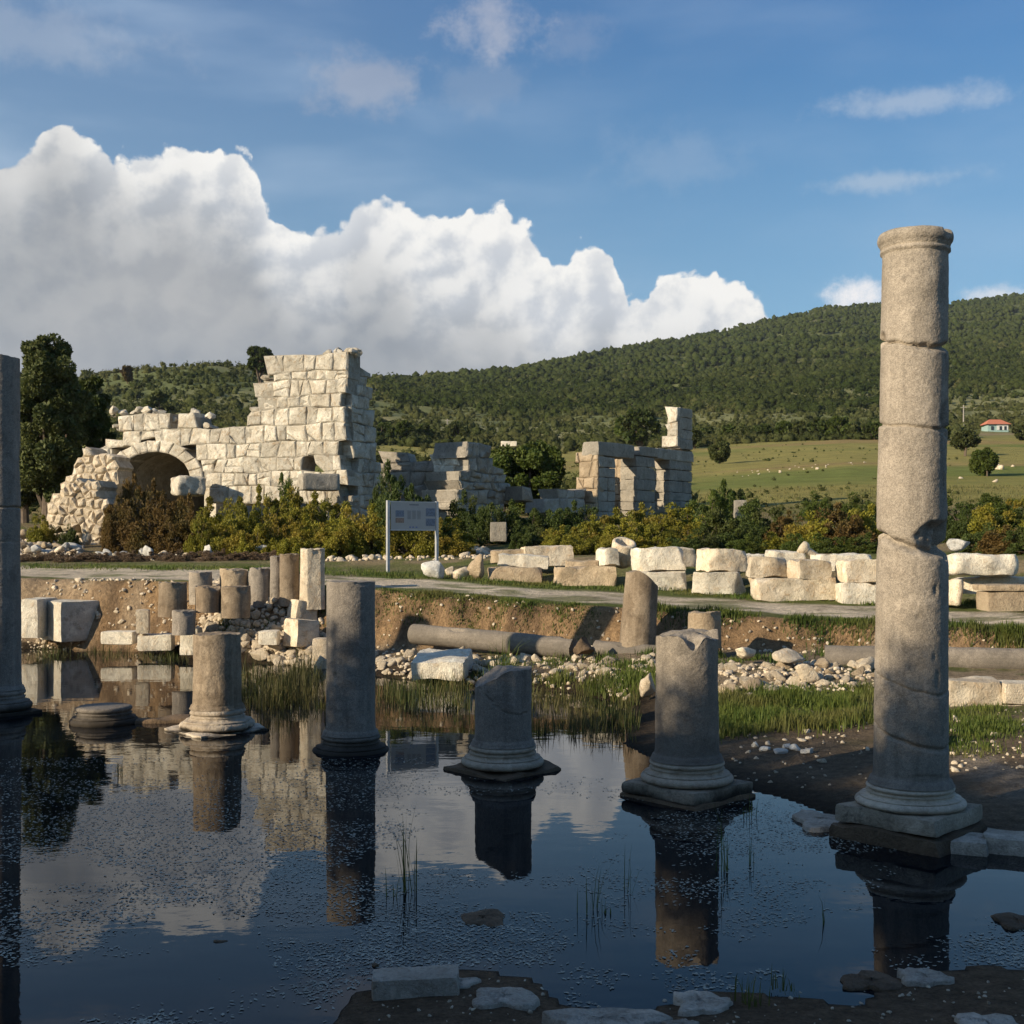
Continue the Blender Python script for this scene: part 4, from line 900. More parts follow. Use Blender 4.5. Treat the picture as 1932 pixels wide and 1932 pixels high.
# unseen wall added left of the viewer to shade the pond and column feet
mb = MB(); e_ = (math.cos(SUN_PHI), -math.sin(SUN_PHI)); f_ = (math.sin(SUN_PHI), math.cos(SUN_PHI)); rr_ = -8.0
ENV = [(-27, 4.2), (-21.5, 4.6), (-20.6, 5.5), (-18.8, 5.5), (-17.9, 4.6), (-15.8, 4.6), (-15.0, 6.9), (-14.3, 6.6), (-13.2, 6.5), (-12.4, 7.0), (-11.2, 7.0), (-10.2, 6.95), (-9.0, 6.7), (-8.2, 7.2), (-6.9, 7.35), (-6.0, 7.9), (-3, 8.6), (4, 8.8)]  # wall-top heights shaped to place the shade edge on the columns
Ow = (f_[0] * rr_, f_[1] * rr_); gz = .9
masonry(mb, Ow, e_, f_, [(-27, gz)] + [(a, b - .45) for a, b in ENV] + [(4, gz)], 1.0, .8, 1.2, 60)
tag(mb.obj('shading_wall', M['ruin']), 'unseen wall added to the left behind the viewer to shade the pond', 'ruin').name = 'added_shade_wall'

# ------------------------------------------------------------------ foliage
def leaves(cent, n, size, seed, spread, elong=1.6, up=.3, clumps=True):
    """cent (k,3) clump centres, spread (k,) radii -> quads arrays"""
    r = np.random.RandomState(seed); k = len(cent); ci = r.randint(0, k, n)
    d = r.normal(size=(n, 3)); d /= np.linalg.norm(d, axis=1)[:, None]; rad = r.uniform(.35, 1, n) ** .6
    C = cent[ci] + d * (rad * spread[ci])[:, None]
    a = r.normal(size=(n, 3)) + d * .6; a[:, 2] += up; a /= np.linalg.norm(a, axis=1)[:, None]
    b = np.cross(a, r.normal(size=(n, 3))); b /= np.linalg.norm(b, axis=1)[:, None] + 1e-9
    s = size * r.uniform(.6, 1.4, n)
    A = a * (s * elong)[:, None] / 2; B_ = b * s[:, None] / 2
    V = np.stack([C - A, C + B_ , C + A, C - B_], 1).reshape(-1, 3)
    Fc = np.arange(n * 4).reshape(n, 4); tint = np.repeat(np.clip(.5 + .32 * vnoise(cent[ci] * 1.7, seed) + r.normal(size=n) * .22, 0, 1), 4)
    return V, Fc, tint
def crown_clumps(seed, k, rx, ry, rz_, cz, shape='dome'):
    r = np.random.RandomState(seed); d = r.normal(size=(k, 3)); d /= np.linalg.norm(d, axis=1)[:, None]
    if shape == 'dome': d[:, 2] = np.abs(d[:, 2]) * 1.0 - .12
    rad = r.uniform(.45, 1, k) ** .5 * r.uniform(.8, 1.12, k)
    return d * rad[:, None] * np.array([rx, ry, rz_]) + np.array([0, 0, cz])
def stems_mb(cl, seed, n, r0, base=(0, 0)):
    q = MB(); r = random.Random(seed)
    for i in range(n):
        c = cl[r.randrange(len(cl))]; b = Vector((base[0] + r.uniform(-.1, .1), base[1] + r.uniform(-.1, .1), -.1)); m = b.lerp(Vector(c), .55) + Vector((r.uniform(-.1, .1), r.uniform(-.1, .1), .1))
        tube(q, [b, m, Vector(c)], [r0, r0 * .6, r0 * .25], 5)
    return q
SH = []
for i in range(6):      # shrub kinds: unit size (1 m wide radius .5, 1 m tall)
    cl = crown_clumps(100 + i, 60, .55, .55, .70, .10); sp = np.random.RandomState(i).uniform(.06, .17, 60); cl[:, 2] *= 1 + .35 * np.random.RandomState(i + 50).normal(size=60).clip(-1, 1.3) * (cl[:, 2] > .3)
    ex = cl[:14].copy(); ex[:, 2] += .12; cl = np.concatenate([cl, ex]); sp = np.concatenate([sp, np.full(14, .07)])
    V, Fc, tn = leaves(cl, 12000, .021, 200 + i, sp, 2.6, 1.0)
    SH.append((V, Fc, tn, cl))
SHM = {}
def shrub(u, d, wpx, vtop, kind, label, group=None, i=None, name='shrub', sink=.1):
    i = R_.randrange(6) if i is None else i; x = (u - U0) / F * d; z = hz(x, d); w = px(wpx, d) * R_.uniform(.8, 1.3); vtop = vtop + R_.uniform(-12, 10) * (wpx > 50 and vtop < 1030); h = max(.3, CH - (vtop - V0) / F * d - z)
    if (i, kind) not in SHM:
        V, Fc, tn, cl = SH[i]; SHM[(i, kind)] = (fastmesh('foliage', V, Fc, M[kind], tn), stems_mb(cl, i, 16, .012).mesh('stems', M['bark']))
    fo, st = SHM[(i, kind)]
    root = empty(name, (x, d, z - sink), label, 'shrub', group, R_.uniform(0, 6.28)); root.scale = (w, w, (h + sink) / .98)
    link('foliage', fo, root); link('stems', st, root); return root
gA = 'green and yellow bushes in front of the tall ruin'; LA = 'yellow-green bush in the thicket before the tall ruin'
for (u, d, w, vt) in [(410, 43, 80, 945), (450, 45, 95, 925), (505, 44, 100, 915), (560, 46, 100, 922), (615, 45, 95, 925), (660, 43, 90, 935), (520, 41, 90, 965), (590, 41, 95, 970), (650, 40.5, 85, 975), (440, 41, 80, 985), (700, 42.5, 80, 945), (480, 40.5, 75, 990), (380, 42, 60, 968), (620, 40, 70, 995), (550, 40, 70, 1000)]:
    shrub(u, d, w, vt, 'shrub', LA, gA)
gB = 'brown bushes under the arch'; 
for (u, d, w, vt) in [(225, 46.5, 65, 920), (265, 46, 75, 905), (310, 46, 75, 935), (350, 45, 70, 945), (240, 44, 75, 945), (290, 43.5, 80, 955), (335, 43, 70, 975), (370, 43.5, 60, 965), (212, 44, 45, 965), (250, 48, 70, 888), (300, 48, 55, 895), (345, 47.5, 50, 925)]:
    shrub(u, d, w, vt, 'shrub_brown', 'reddish-brown bush below the broken arch', gB)
gC = 'dark bushes behind the signboard'
for (u, d, w, vt) in [(745, 46, 95, 875), (790, 45, 90, 905), (740, 42, 90, 930), (800, 42, 95, 945), (845, 43, 90, 965), (770, 40.5, 85, 965), (850, 40, 80, 1000), (815, 40, 75, 985), (720, 48, 60, 885), (880, 46, 70, 940), (915, 45, 80, 950), (955, 46, 75, 955)]:
    shrub(u, d, w, vt, 'shrub_dark' if vt < 960 else 'shrub', 'dark green bush behind the signboard', gC)
gD = 'bushes right of the grey remnant'
for (u, d, w, vt) in [(1000, 46, 80, 960), (1050, 46, 85, 955), (1095, 47, 80, 950), (985, 42, 55, 985), (1020, 43, 60, 988)]:
    shrub(u, d, w, vt, 'shrub_dark', 'dark low bush between the grey remnant and the doorway ruin', gD)
gE = 'autumn-coloured bushes behind the stored blocks'
for (u, d, w, vt) in [(1055, 40, 70, 985), (1105, 39, 80, 990), (1110, 42, 90, 965), (1150, 41, 90, 950), (1200, 43, 95, 948), (1250, 42, 95, 945), (1300, 42.5, 95, 950), (1180, 38, 80, 985), (1240, 38, 85, 980), (1290, 38, 80, 985), (1150, 37, 60, 1000), (1080, 38, 60, 1005), (1045, 38.5, 50, 1002)]:
    shrub(u, d, w, vt, 'shrub', 'yellow-brown bush behind the stored blocks, left of the stone post', gE)
gF = 'green bushes right of the stone post'
for (u, d, w, vt, k) in [(1340, 46, 100, 915, 'tree2'), (1380, 50, 90, 912, 'tree2'), (1345, 40, 90, 955, 'shrub_dark'), (1430, 44, 95, 940, 'shrub_dark'), (1480, 43, 95, 955, 'shrub_brown'), (1530, 42, 95, 950, 'shrub'), (1590, 42, 100, 955, 'shrub_brown'), (1635, 43, 90, 950, 'shrub'),
                         (1330, 36, 75, 1000, 'shrub_dark'), (1390, 37, 90, 980, 'shrub_dark'), (1450, 37, 85, 990, 'shrub'), (1505, 36, 75, 1002, 'tree2'), (1560, 35, 80, 1000, 'tree2'), (1620, 35, 85, 1000, 'tree2'), (1290, 35.5, 60, 1012, 'shrub_dark'), (1400, 35, 60, 1015, 'tree2'), (1620, 52, 70, 925, 'tree2'), (1540, 56, 60, 920, 'tree2')]:
    shrub(u, d, w, vt, k, 'mixed green bush between the stone post and the tallest column', gF)
gG = 'bushes at the right edge'
for (u, d, w, vt, k) in [(1820, 45, 95, 960, 'shrub_dark'), (1870, 44, 95, 950, 'shrub'), (1920, 44, 95, 955, 'shrub_dark'), (1960, 42, 90, 960, 'shrub'), (1850, 39, 90, 985, 'shrub_dark'), (1905, 38, 95, 985, 'shrub_brown'), (1950, 37, 80, 990, 'shrub_dark'), (1810, 52, 80, 945, 'tree2'), (1880, 54, 90, 935, 'tree2'), (1930, 52, 80, 930, 'shrub')]:
    shrub(u, d, w, vt, k, 'dense dark bush right of the tallest column', gG)
def order_labels(group, noun, place):
    obs = [o for o in bpy.data.objects if o.get('group') == group]; ds = sorted(o.location.y for o in obs); mid = ds[len(ds) // 2]
    W_ = ['first', 'second', 'third', 'fourth', 'fifth', 'sixth', 'seventh', 'eighth', 'ninth', 'tenth', 'eleventh', 'twelfth', 'thirteenth']
    for row, sel in (('front row', [o for o in obs if o.location.y < mid]), ('back row', [o for o in obs if o.location.y >= mid])):
        for k, o in enumerate(sorted(sel, key=lambda q: q.location.x / q.location.y)): o['label'] = f'{W_[k]} {noun} from the left in the {row}, {place}'
order_labels(gA, 'yellow-green bush', 'before the tall ruin'); order_labels(gB, 'reddish-brown bush', 'below the broken arch'); order_labels(gC, 'dark green bush', 'behind the signboard')
order_labels(gD, 'dark low bush', 'left of the doorway ruin'); order_labels(gE, 'yellow-brown bush', 'behind the stored blocks'); order_labels(gF, 'green bush', 'right of the stone post'); order_labels(gG, 'dense bush', 'right of the tallest column')
gH = 'dry brown brush along the far side of the path'
for k in range(26):
    u = 40 + k * 20 + R_.uniform(-8, 8); d = R_.uniform(38.2, 40.5)
    if 560 < u: continue
    shrub(u, d, R_.uniform(40, 75), R_.uniform(1034, 1048), 'dry', 'low dry brown brush between the path and the rubble line', gH, sink=.15)
shrub(80, 46, 60, 955, 'shrub', 'small green bush on the rubble left of the crumbling pier')
shrub(130, 45.5, 38, 985, 'shrub_dark', 'small dark bush at the foot of the crumbling pier')
shrub(540, 49.0, 40, 885, 'tree2', 'little green bush rooted below the hole in the tall wall')
# sparse leaves added on top of the shading wall to soften its shadow edge
for q in np.arange(-20.8, 3.5, 1.1):
    if -18.2 < q < -15.2: continue
    hgt = np.interp(q, [a for a, b in ENV], [b for a, b in ENV]); P0 = (f_[0] * (rr_ - .5) + e_[0] * q, f_[1] * (rr_ - .5) + e_[1] * q)
    root = empty('shade_leaf_clump', (P0[0], P0[1], hgt - .92), 'sparse leaf clump added on the unseen wall to soften its shadow', 'shrub', 'leaf clumps added on the unseen shading wall', -SUN_PHI)
    rb = np.random.RandomState(int(abs(q) * 10)); nb_ = 2600; C_ = np.stack([rb.uniform(-.75, .75, nb_), rb.normal(0, .25, nb_), rb.uniform(0, 1, nb_) ** 1.6 * 1.15 + .12 * rb.normal(size=nb_)], -1)
    Vb, Fb_, tb = leaves(C_, nb_, .055, int(abs(q) * 10), np.full(nb_, .03), 1.8, .6); link('foliage', fastmesh('foliage', Vb, Fb_, M['shrub_dark'], tb), root)
    stems_mb(C_, 3, 14, .012).obj('stems', M['bark'], root)

def tree(u, d, wpx, v0, v1, kind, label, seed, n=9000, leaf=.16, k=70, group=None, name='tree', trunk_h=.25, cat='tree', flat=1.0, lobes=None, nt=1):
    """crown spans rows v0..v1 (v1 = ground)"""
    x = (u - U0) / F * d; z = hz(x, d); w = px(wpx, d) / 2; ht = CH - (v0 - V0) / F * d - z
    root = empty(name, (x, d, z), label, cat, group, seed * 1.3)
    cz = ht * (trunk_h + (1 - trunk_h) * .5); rzz = ht * (1 - trunk_h) * .5 * flat
    if flat < 1: cz = ht - rzz
    r = np.random.RandomState(seed); dd = r.normal(size=(k, 3)); dd /= np.linalg.norm(dd, axis=1)[:, None]
    rad = r.uniform(.3, 1, k) ** .5; cl = dd * rad[:, None] * np.array([w * .85, w * .85, rzz * .88]) + np.array([0, 0, cz])
    sp = r.uniform(.14, .3, k) * min(w, rzz) * 1.05
    V, Fc, tn = leaves(cl, n, leaf, seed + 5, sp, 1.7, .2)
    link('crown', fastmesh('crown', V, Fc, M[kind], tn), root)
    q = MB()
    for j in range(nt):
        bx = r.uniform(-.3, .3) * (nt > 1) * w; tube(q, [(bx, 0, -.3), (bx + .05 * w, .03, ht * trunk_h * .8), (bx * .3, 0, cz), (0, 0, cz + rzz * .5)], [ht * .035, ht * .028, ht * .018, ht * .006], 8)
    for j in range(min(k, 12)):
        c = Vector(cl[j]); tube(q, [(0, 0, ht * trunk_h * .9), Vector((0, 0, ht * trunk_h)).lerp(c, .5) + Vector((0, 0, .1 * rzz)), c], [ht * .016, ht * .010, ht * .003], 5)
    q.obj('trunk', M['bark'], root); return root
tree(92, 60, 165, 606, 985, 'tree', 'tall bushy dark tree at the far left beside the arch wall', 501, 60000, .115, 130, trunk_h=.02)
tree(45, 62, 110, 700, 985, 'tree', 'lower tree crown filling in behind the left edge column', 502, 34000, .14, 100, trunk_h=.0)
tree(24, 64, 40, 640, 985, 'tree', 'slim pale-leaved treetop just right of the left edge column', 505, 6000, .16, 30, trunk_h=.3)
tree(168, 64, 100, 702, 1000, 'shrub_dark', 'rounder very dark tree between the tall tree and the arch wall', 503, 34000, .14, 110, trunk_h=.0)
tree(1000, 63, 150, 832, 985, 'tree2', 'sunlit broad green tree between the grey remnant and the doorway ruin', 504, 36000, .115, 90, trunk_h=.05)
tree(950, 64, 80, 840, 985, 'tree2', 'smaller green tree top behind the dark peaked remnant', 506, 8000, .17, 50, trunk_h=.05)
tree(491, 300, 62, 650, 700, 'pine', 'umbrella pine alone on the skyline left of the tall wall top', 507, 5000, .55, 40, trunk_h=.5, flat=.42 / .5)
tree(663, 290, 30, 668, 720, 'pine', 'small pine just behind the top of the tall wall', 508, 2500, .6, 30)
tree(1855, 105, 52, 848, 915, 'tree2', 'round bright-green tree standing alone in the right field', 509, 9000, .22, 60, trunk_h=.04)
tree(1863, 104, 36, 848, 900, 'tree2', 'upper dark crown leaning on the round field tree', 510, 5000, .2, 40, trunk_h=.2)
tree(1820, 150, 58, 812, 868, 'tree', 'dark tree with bare trunks just right of the tallest column', 511, 8000, .32, 60, trunk_h=.3, nt=4)
tree(1357, 150, 38, 828, 866, 'tree', 'lone bush-like tree at the left of the field', 512, 5000, .32, 40, trunk_h=.05)
gT = 'trees along the far edge of the field'
for j, (u, w, vt) in enumerate([(1310, 30, 812), (1330, 34, 808), (1375, 36, 808), (1405, 40, 806), (1440, 42, 806), (1480, 44, 800), (1515, 48, 800), (1550, 60, 796), (1580, 66, 790), (1620, 50, 806), (1650, 46, 800), (1770, 50, 800), (1932, 46, 806), (1208, 80, 770), (1180, 40, 790), (865, 44, 800), (800, 40, 806), (760, 46, 800), (300, 60, 742), (720, 50, 800)]):
    tree(u, 205 + (j * 37) % 40, w, vt - 6, 840, ['tree', 'shrub_dark', 'tree2'][j % 3], 'dark bushy tree in the line where the field meets the hill', 520 + j, 2600, .5, 30, gT, trunk_h=.05)
for o_ in [o for o in bpy.data.objects if o.get('group') == gT]: pass
order_labels(gT, 'dark bushy tree', 'at the field edge')
# skyline brown bush
tree(240, 420, 26, 689, 705, 'shrub_brown', 'rust-brown treetop on the left skyline', 560, 1500, .7, 20, trunk_h=.1)

# far vegetation: forest and scrub as masses
def scatter_mass(name, m, n, seed, ufn, hsize, keep, zoff=.35, sub=1, leafd=0, nleaf=26):
    r = np.random.RandomState(seed); u = r.uniform(-450, 2400, n); d = np.exp(r.uniform(math.log(ufn[0]), math.log(ufn[1]), n)); x = (u - U0) / F * d
    dc = np.interp(u, CU, CD); k = (d < dc * 1.03) & keep(u, d, x, r) & ~((u > 1835) & (u < 1925) & (d < 280)); u, d, x = u[k], d[k], x[k]; z = H(x, d)
    BV, BF = ICO[sub]; kk = len(x); s = hsize(d, r); base = np.arange(kk) * len(BV); near = d < leafd; core = np.where(near, .72, 1.0) * s
    V = np.repeat(BV[None], kk, 0); V = V * r.uniform(.55, 1.3, (kk, len(BV), 1)); V = V * np.stack([core, core, core * r.uniform(.75, 1.35, kk)], -1)[:, None, :]
    V = V + np.stack([x, d, z + s * zoff], -1)[:, None, :]; Fc = (BF[None] + base[:, None, None]).reshape(-1, 3)
    tv = np.clip(r.normal(.45, .3, kk) + .5 * n2(x, d, .01, 3, 91), 0, 1); tn = np.repeat(tv, len(BV)); V = V.reshape(-1, 3)
    ii = np.where(near)[0]; q = nleaf; ii = np.repeat(ii, q); n = len(ii)
    if n:
        dr = r.normal(size=(n, 3)); dr /= np.linalg.norm(dr, axis=1)[:, None]; dr[:, 2] = np.abs(dr[:, 2]) * 1.1 - .15
        C = np.stack([x[ii], d[ii], z[ii] + s[ii] * zoff], -1) + dr * (s[ii] * r.uniform(.6, 1.15, n))[:, None]
        a = r.normal(size=(n, 3)); a /= np.linalg.norm(a, axis=1)[:, None]; b = np.cross(a, r.normal(size=(n, 3))); b /= np.linalg.norm(b, axis=1)[:, None] + 1e-9
        L = (s[ii] * r.uniform(.14, .42, n))[:, None]; Q = np.stack([C - a * L, C + b * L * .7, C + a * L], 1).reshape(-1, 3)
        Fc = np.concatenate([Fc, np.arange(n * 3).reshape(n, 3) + len(V)]); V = np.concatenate([V, Q]); tn = np.concatenate([tn, np.repeat(np.clip(tv[ii] + r.normal(0, .2, n), 0, 1), 3)])
    link(name, fastmesh(name, V, Fc, m, tn, True))['kind'] = 'stuff'
fl = lambda u, d, x: (n2(x, d, .006, 5, 95) + .4 * n2(x, d, .03, 3, 96))
def keepF(u, d, x, r):
    f = fl(u, d, x); right = sst(u, 650, 900); return (r.uniform(0, 1, len(u)) < np.clip(right * (sst(d, 430, 620) * (.65 + 1.3 * sst(f, -.30, .15)) * .9 + .8 * sst(f, .0, .25)), 0, 1)) & (d > 300)
def keepS(u, d, x, r):
    f = fl(u, d, x); return r.uniform(0, 1, len(u)) < np.clip(.36 + 1.1 * f, .12, 1)
scatter_mass('hill_forest', M['pine'], 170000, 1, (300, 1650), lambda d, r: np.clip(np.exp(r.normal(.45, .38, len(d))), .6, 3.6), keepF, .4, 1, 800, 12)
scatter_mass('hill_scrub', M['scrub'], 90000, 2, (215, 900), lambda d, r: np.clip(np.exp(r.normal(-.35, .45, len(d))), .25, 2.2) * (1 + d / 1200), keepS, .25, 1, 600, 16)
scatter_mass('hill_trees', M['pine'], 9000, 3, (230, 700), lambda d, r: np.clip(np.exp(r.normal(.1, .4, len(d))), .5, 2.4), lambda u, d, x, r: r.uniform(0, 1, len(u)) < np.clip(.15 + 1.6 * fl(u + 300, d, x), 0, 1), .4, 1, 700, 40)
scatter_mass('slope_bushes', M['scrub'], 5000, 6, (66, 215), lambda d, r: np.clip(np.exp(r.normal(-.5, .4, len(d))), .25, 1.5), lambda u, d, x, r: (u < 1300) & (r.uniform(0, 1, len(u)) < np.clip(.35 + .9 * n2(x, d, .06, 4, 99), .1, 1)), .2, 1, 300, 40)
scatter_mass('field_weeds', M['scrub'], 9000, 4, (62, 215), lambda d, r: np.clip(np.exp(r.normal(-2.0, .5, len(d))), .05, .5), lambda u, d, x, r: r.uniform(0, 1, len(u)) < np.clip(.25 + 1.3 * n2(x, d, .05, 4, 98), .05, 1), .2, 1, 300, 12)
for nm, lb in (('hill_forest', 'dark pine forest covering the upper hill'), ('hill_scrub', 'pale olive scrub on the lower slopes'), ('slope_bushes', 'low scrub running down the slope behind the ruins'), ('field_weeds', 'low weeds dotted over the field'), ('hill_trees', 'scattered dark trees among the scrub')):
    tag(bpy.data.objects[nm], lb, 'vegetation')

# ------------------------------------------------------------------ rubble
RK = {}
def rk(seed, m, cuts=12):
    if (seed, m) not in RK: V, Fc = rock_geo(seed, 1, .85, .72, cuts, .05, 3 if m != 'tiny' else 2); RK[(seed, m)] = fastmesh('rubble_stone', V, Fc, M[m])
    return RK[(seed, m)]
LOOSE = []; BUDGET = {1: 110, 2: 34, 3: 36, 4: 48, 6: 42, 8: 24}
def rubble(n, region, size, mats, label, group, seed, lift=.25):
    r = random.Random(seed); items = []
    for k in range(n):
        u = r.uniform(*region[0]); d = region[1](u, r.random(), r); x = (u - U0) / F * d; s = r.uniform(*size) * (1.5 if r.random() < .12 else 1)
        items.append((s, x, d, r.randrange(14), r.choice(mats), (r.uniform(-.4, .4), r.uniform(-.4, .4), r.uniform(0, 6.28)), r.uniform(-.1, lift)))
    items.sort(key=lambda q: -q[0] / q[2]); nb = BUDGET.get(seed, 0)
    for k, (s, x, d, kind, m, rot, lf) in enumerate(items):
        if k < nb: tag(link('rubble_stone', rk(kind, m), None, (x, d, hz(x, d) + s * lf), rot, s), label, 'stone', group)
        else: LOOSE.append((s, x, d, kind, rot, lf))
def loose_rubble():
    r = np.random.RandomState(3); VV = []; FF = []; TT = []; b = 0; G = [rock_geo(900 + k, 1, .85, .72, 12, .05, 2) for k in range(14)]
    ex = [(q[0], q[1], q[2], q[3], q[4], q[5]) for q in LOOSE]
    for (n, fn, s0, s1) in [(900, lambda: (r.uniform(370, 625), 0, 1.9), .04, .14), (160, lambda: (r.uniform(700, 1932), None, (6.4, 7.2)), .006, .022), (420, lambda: (r.uniform(700, 1240), .0, 2.3), .025, .09), (420, lambda: (r.uniform(1340, 1650), None, (18.2, 20.6)), .02, .09), (260, lambda: (r.uniform(40, 370), .0, 1.0), .03, .08),
                            (300, lambda: (r.uniform(40, 700), None, (39.5, 43)), .04, .12), (350, lambda: (r.uniform(20, 160), None, (42.5, 49)), .06, .16), (260, lambda: (r.uniform(700, 1932), 'b', (-.95, -.2)), .02, .07), (160, lambda: (r.uniform(1380, 1932), None, (12.6, 16.5)), .012, .035), (160, lambda: (r.uniform(720, 1000), None, (36, 42)), .04, .15)]:
        for _ in range(n):
            u, a, c = fn()
            if a == 'b': aa = (u - U0) / F; y = 25.4 / (1 + .41 * aa); y = y + r.uniform(*c)
            elif a is None: y = r.uniform(*c)
            else: y = shore(u) + a + r.random() * c
            ex.append((r.uniform(s0, s1), (u - U0) / F * y, y, r.randint(14), (r.uniform(-.4, .4), r.uniform(-.4, .4), r.uniform(0, 6.28)), r.uniform(-.1, .35)))
    X = np.array([e[1] for e in ex]); Y = np.array([e[2] for e in ex]); Z = H(X, Y)
    from mathutils import Euler
    for k, (s, x, y, kind, rot, lf) in enumerate(ex):
        V, Fc = G[kind]; Rm = np.array(Euler(rot).to_matrix()); VV.append((V * s) @ Rm.T + np.array([x, y, Z[k] + s * lf])); FF.append(Fc + b); b += len(V); TT.append(np.full(len(V), r.uniform(-.25, .1)))
    tag(link('loose_rubble', fastmesh('loose_rubble', np.concatenate(VV), np.concatenate(FF), M['rubble'], np.concatenate(TT))), 'small loose rubble strewn over the banks and the field', 'rubble', None, 'stuff')
def shore(u):
    a = (u - U0) / F; best = None
    for i in range(10):
        (ax, ay), (bx, by) = POND[i], POND[i + 1]; ex, ey = bx - ax, by - ay; den = ex - a * ey
        if abs(den) < 1e-9: continue
        t = (a * ay - ax) / den
        if 0 <= t <= 1: best = ay + t * ey
    return best or 20.
rubble(150, ((375, 622), lambda u, f, r: shore(u) - .1 + f ** 1.2 * 1.7), (.09, .24), ['rubble', 'rubble', 'lime'], 'pale rubble stone heaped in the mound under the drums', 'rubble of the mound', 1, .7)
rubble(45, ((715, 960), lambda u, f, r: shore(u) + f * 1.9), (.08, .22), ['rubble', 'lime'], 'pale rubble stone on the bank between the grey column and the dark stump', 'rubble behind the middle of the pond', 2)
rubble(60, ((960, 1240), lambda u, f, r: shore(u) + .1 + f * 2.2), (.05, .18), ['rubble', 'lime'], 'pale rubble stone on the bank below the tilted brown stump', 'rubble below the tilted stump', 3)
rubble(85, ((1352, 1650), lambda u, f, r: 18.4 + f * 1.9), (.05, .18), ['rubble', 'lime', 'brown'], 'pale rubble stone on the bank between the chipped column and the tallest column', 'rubble left of the tallest column', 4)
rubble(40, ((40, 330), lambda u, f, r: shore(u) + .05 + f * .8), (.05, .13), ['rubble'], 'small pale stone along the left waterline', 'stones along the left waterline', 5)
rubble(85, ((110, 560), lambda u, f, r: 40.6 + f * 2.2), (.10, .30), ['rubble_grey', 'rubble'], 'grey-white stone in the rubble line beyond the path', 'rubble line beyond the path', 6)
rubble(24, ((600, 735), lambda u, f, r: 36.5 + f * 2), (.08, .2), ['rubble_grey', 'rubble'], 'pale stone in the small heap left of the signboard', 'stones left of the signboard', 7)
rubble(110, ((30, 150), lambda u, f, r: 43.0 + f * 6), (.10, .34), ['rubble', 'rubble_grey', 'brown'], 'rubble stone heaped on the slope at the far left', 'rubble heap at the far left', 8, .8)
rubble(26, ((865, 1000), lambda u, f, r: 38.5 + f * 4), (.12, .38), ['rubble_grey'], 'grey stone fallen below the dark peaked remnant', 'stones below the dark remnant', 9)
rubble(26, ((1390, 1640), lambda u, f, r: 118 + f * 12 + (u - 1500) * .02), (.10, .22), ['rubble', 'lime'], 'white stone in a broken line across the field', 'stones in the field', 10)
rubble(7, ((1800, 1932), lambda u, f, r: 85 + f * 50), (.2, .6), ['rubble', 'lime'], 'white stone in the field right of the tallest column', 'stones in the right field', 11)
rubble(18, ((1400, 1640), lambda u, f, r: 12.9 + f * 3), (.03, .08), ['slab', 'rubble'], 'small pale stone on the dark mud before the grass', 'stones on the mud', 12, .1)
rubble(40, ((1795, 1932), lambda u, f, r: 12.8 + f * 3.6), (.025, .07), ['rubble'], 'small pale stone on the gravel right of the tallest column', 'stones on the right gravel', 13, .1)
rubble(10, ((360, 420), lambda u, f, r: 42.8 + f * .8), (.2, .36), ['rubble'], 'rough stone of the little heap inside the bushes', 'heap inside the bushes', 14, 1.2)
loose_rubble()
rock_uv(268, 292, 1026, 1058, 40.5, 'rubble_grey', 'largest pointed grey stone in the rubble line left of centre', seed=331)
rock_uv(380, 405, 1025, 1052, 40.3, 'rubble_grey', 'bright white pointed stone in the rubble line', seed=332)
rock_uv(478, 508, 1024, 1046, 40.3, 'rubble_grey', 'white slanting stone at the edge of the green bushes', seed=333)
rock_uv(1450, 1516, 1220, 1256, 20.0, 'rubble', 'big white boulder on the bank left of the fallen shaft', seed=334)
rock_uv(1500, 1545, 1250, 1292, 18.8, 'rubble', 'pointed white rock at the top of the grass patch', seed=335)
rock_uv(1200, 1240, 1270, 1315, 18.9, 'rubble', 'white rock on the bank left of the chipped column', seed=336)
rock_uv(1385, 1430, 1216, 1246, 20.6, 'lime', 'flat cream rock right of the chipped column', seed=337)
# slabs on the mud and at the near shore
def slab(u0, u1, v0, v1, z, m, label, seed, th=.07, name='flat_slab'):
    """flat irregular slab lying on the ground seen between these rows"""
    d0, d1 = F * (CH - z) / (v1 - V0), F * (CH - z) / (v0 - V0); d = (d0 + d1) / 2; a = px(u1 - u0, d) / 2; b = (d1 - d0) / 2
    r = np.random.RandomState(seed); n = 26; th_ = np.linspace(0, 2 * math.pi, n, endpoint=False)
    rr = 1 + .13 * np.sin(3 * th_ + r.uniform(0, 6)) + .09 * np.sin(5 * th_ + r.uniform(0, 6)) + r.uniform(-.09, .09, n); rr = rr / np.maximum(np.abs(np.cos(th_)), np.abs(np.sin(th_))) ** .45
    V = []; Fc = []
    prof = [(1.02, -th), (1.0, -.006), (.975, 0), (.7, .003), (.3, .004), (.02, .004)]
    for (f, zz) in prof:
        for k in range(n): V.append((a * rr[k] * f * math.cos(th_[k]), b * rr[k] * f * math.sin(th_[k]), zz + (.012 * vnoise(np.array([[k * .9, f * 4, seed]]), seed)[0] if zz > -.02 else 0)))
    for i in range(len(prof) - 1):
        for k in range(n): Fc.append((i * n + k, i * n + (k + 1) % n, (i + 1) * n + (k + 1) % n, (i + 1) * n + k))
    q = MB(); q.add(V, Fc); o = q.obj(name, M[m], None, True, (((u0 + u1) / 2 - U0) / F * d, d, z)); tag(o, label, 'slab', None); return o
slab(815, 897, 1840, 1864, .05, 'slab', 'pale worn slab behind the squared block at the near shore', 601)
slab(893, 1012, 1862, 1897, .06, 'slab', 'oval grey slab right of the squared block at the near shore', 602)
slab(1040, 1245, 1902, 1945, .09, 'slab', 'largest pale slab at the bottom edge', 603)
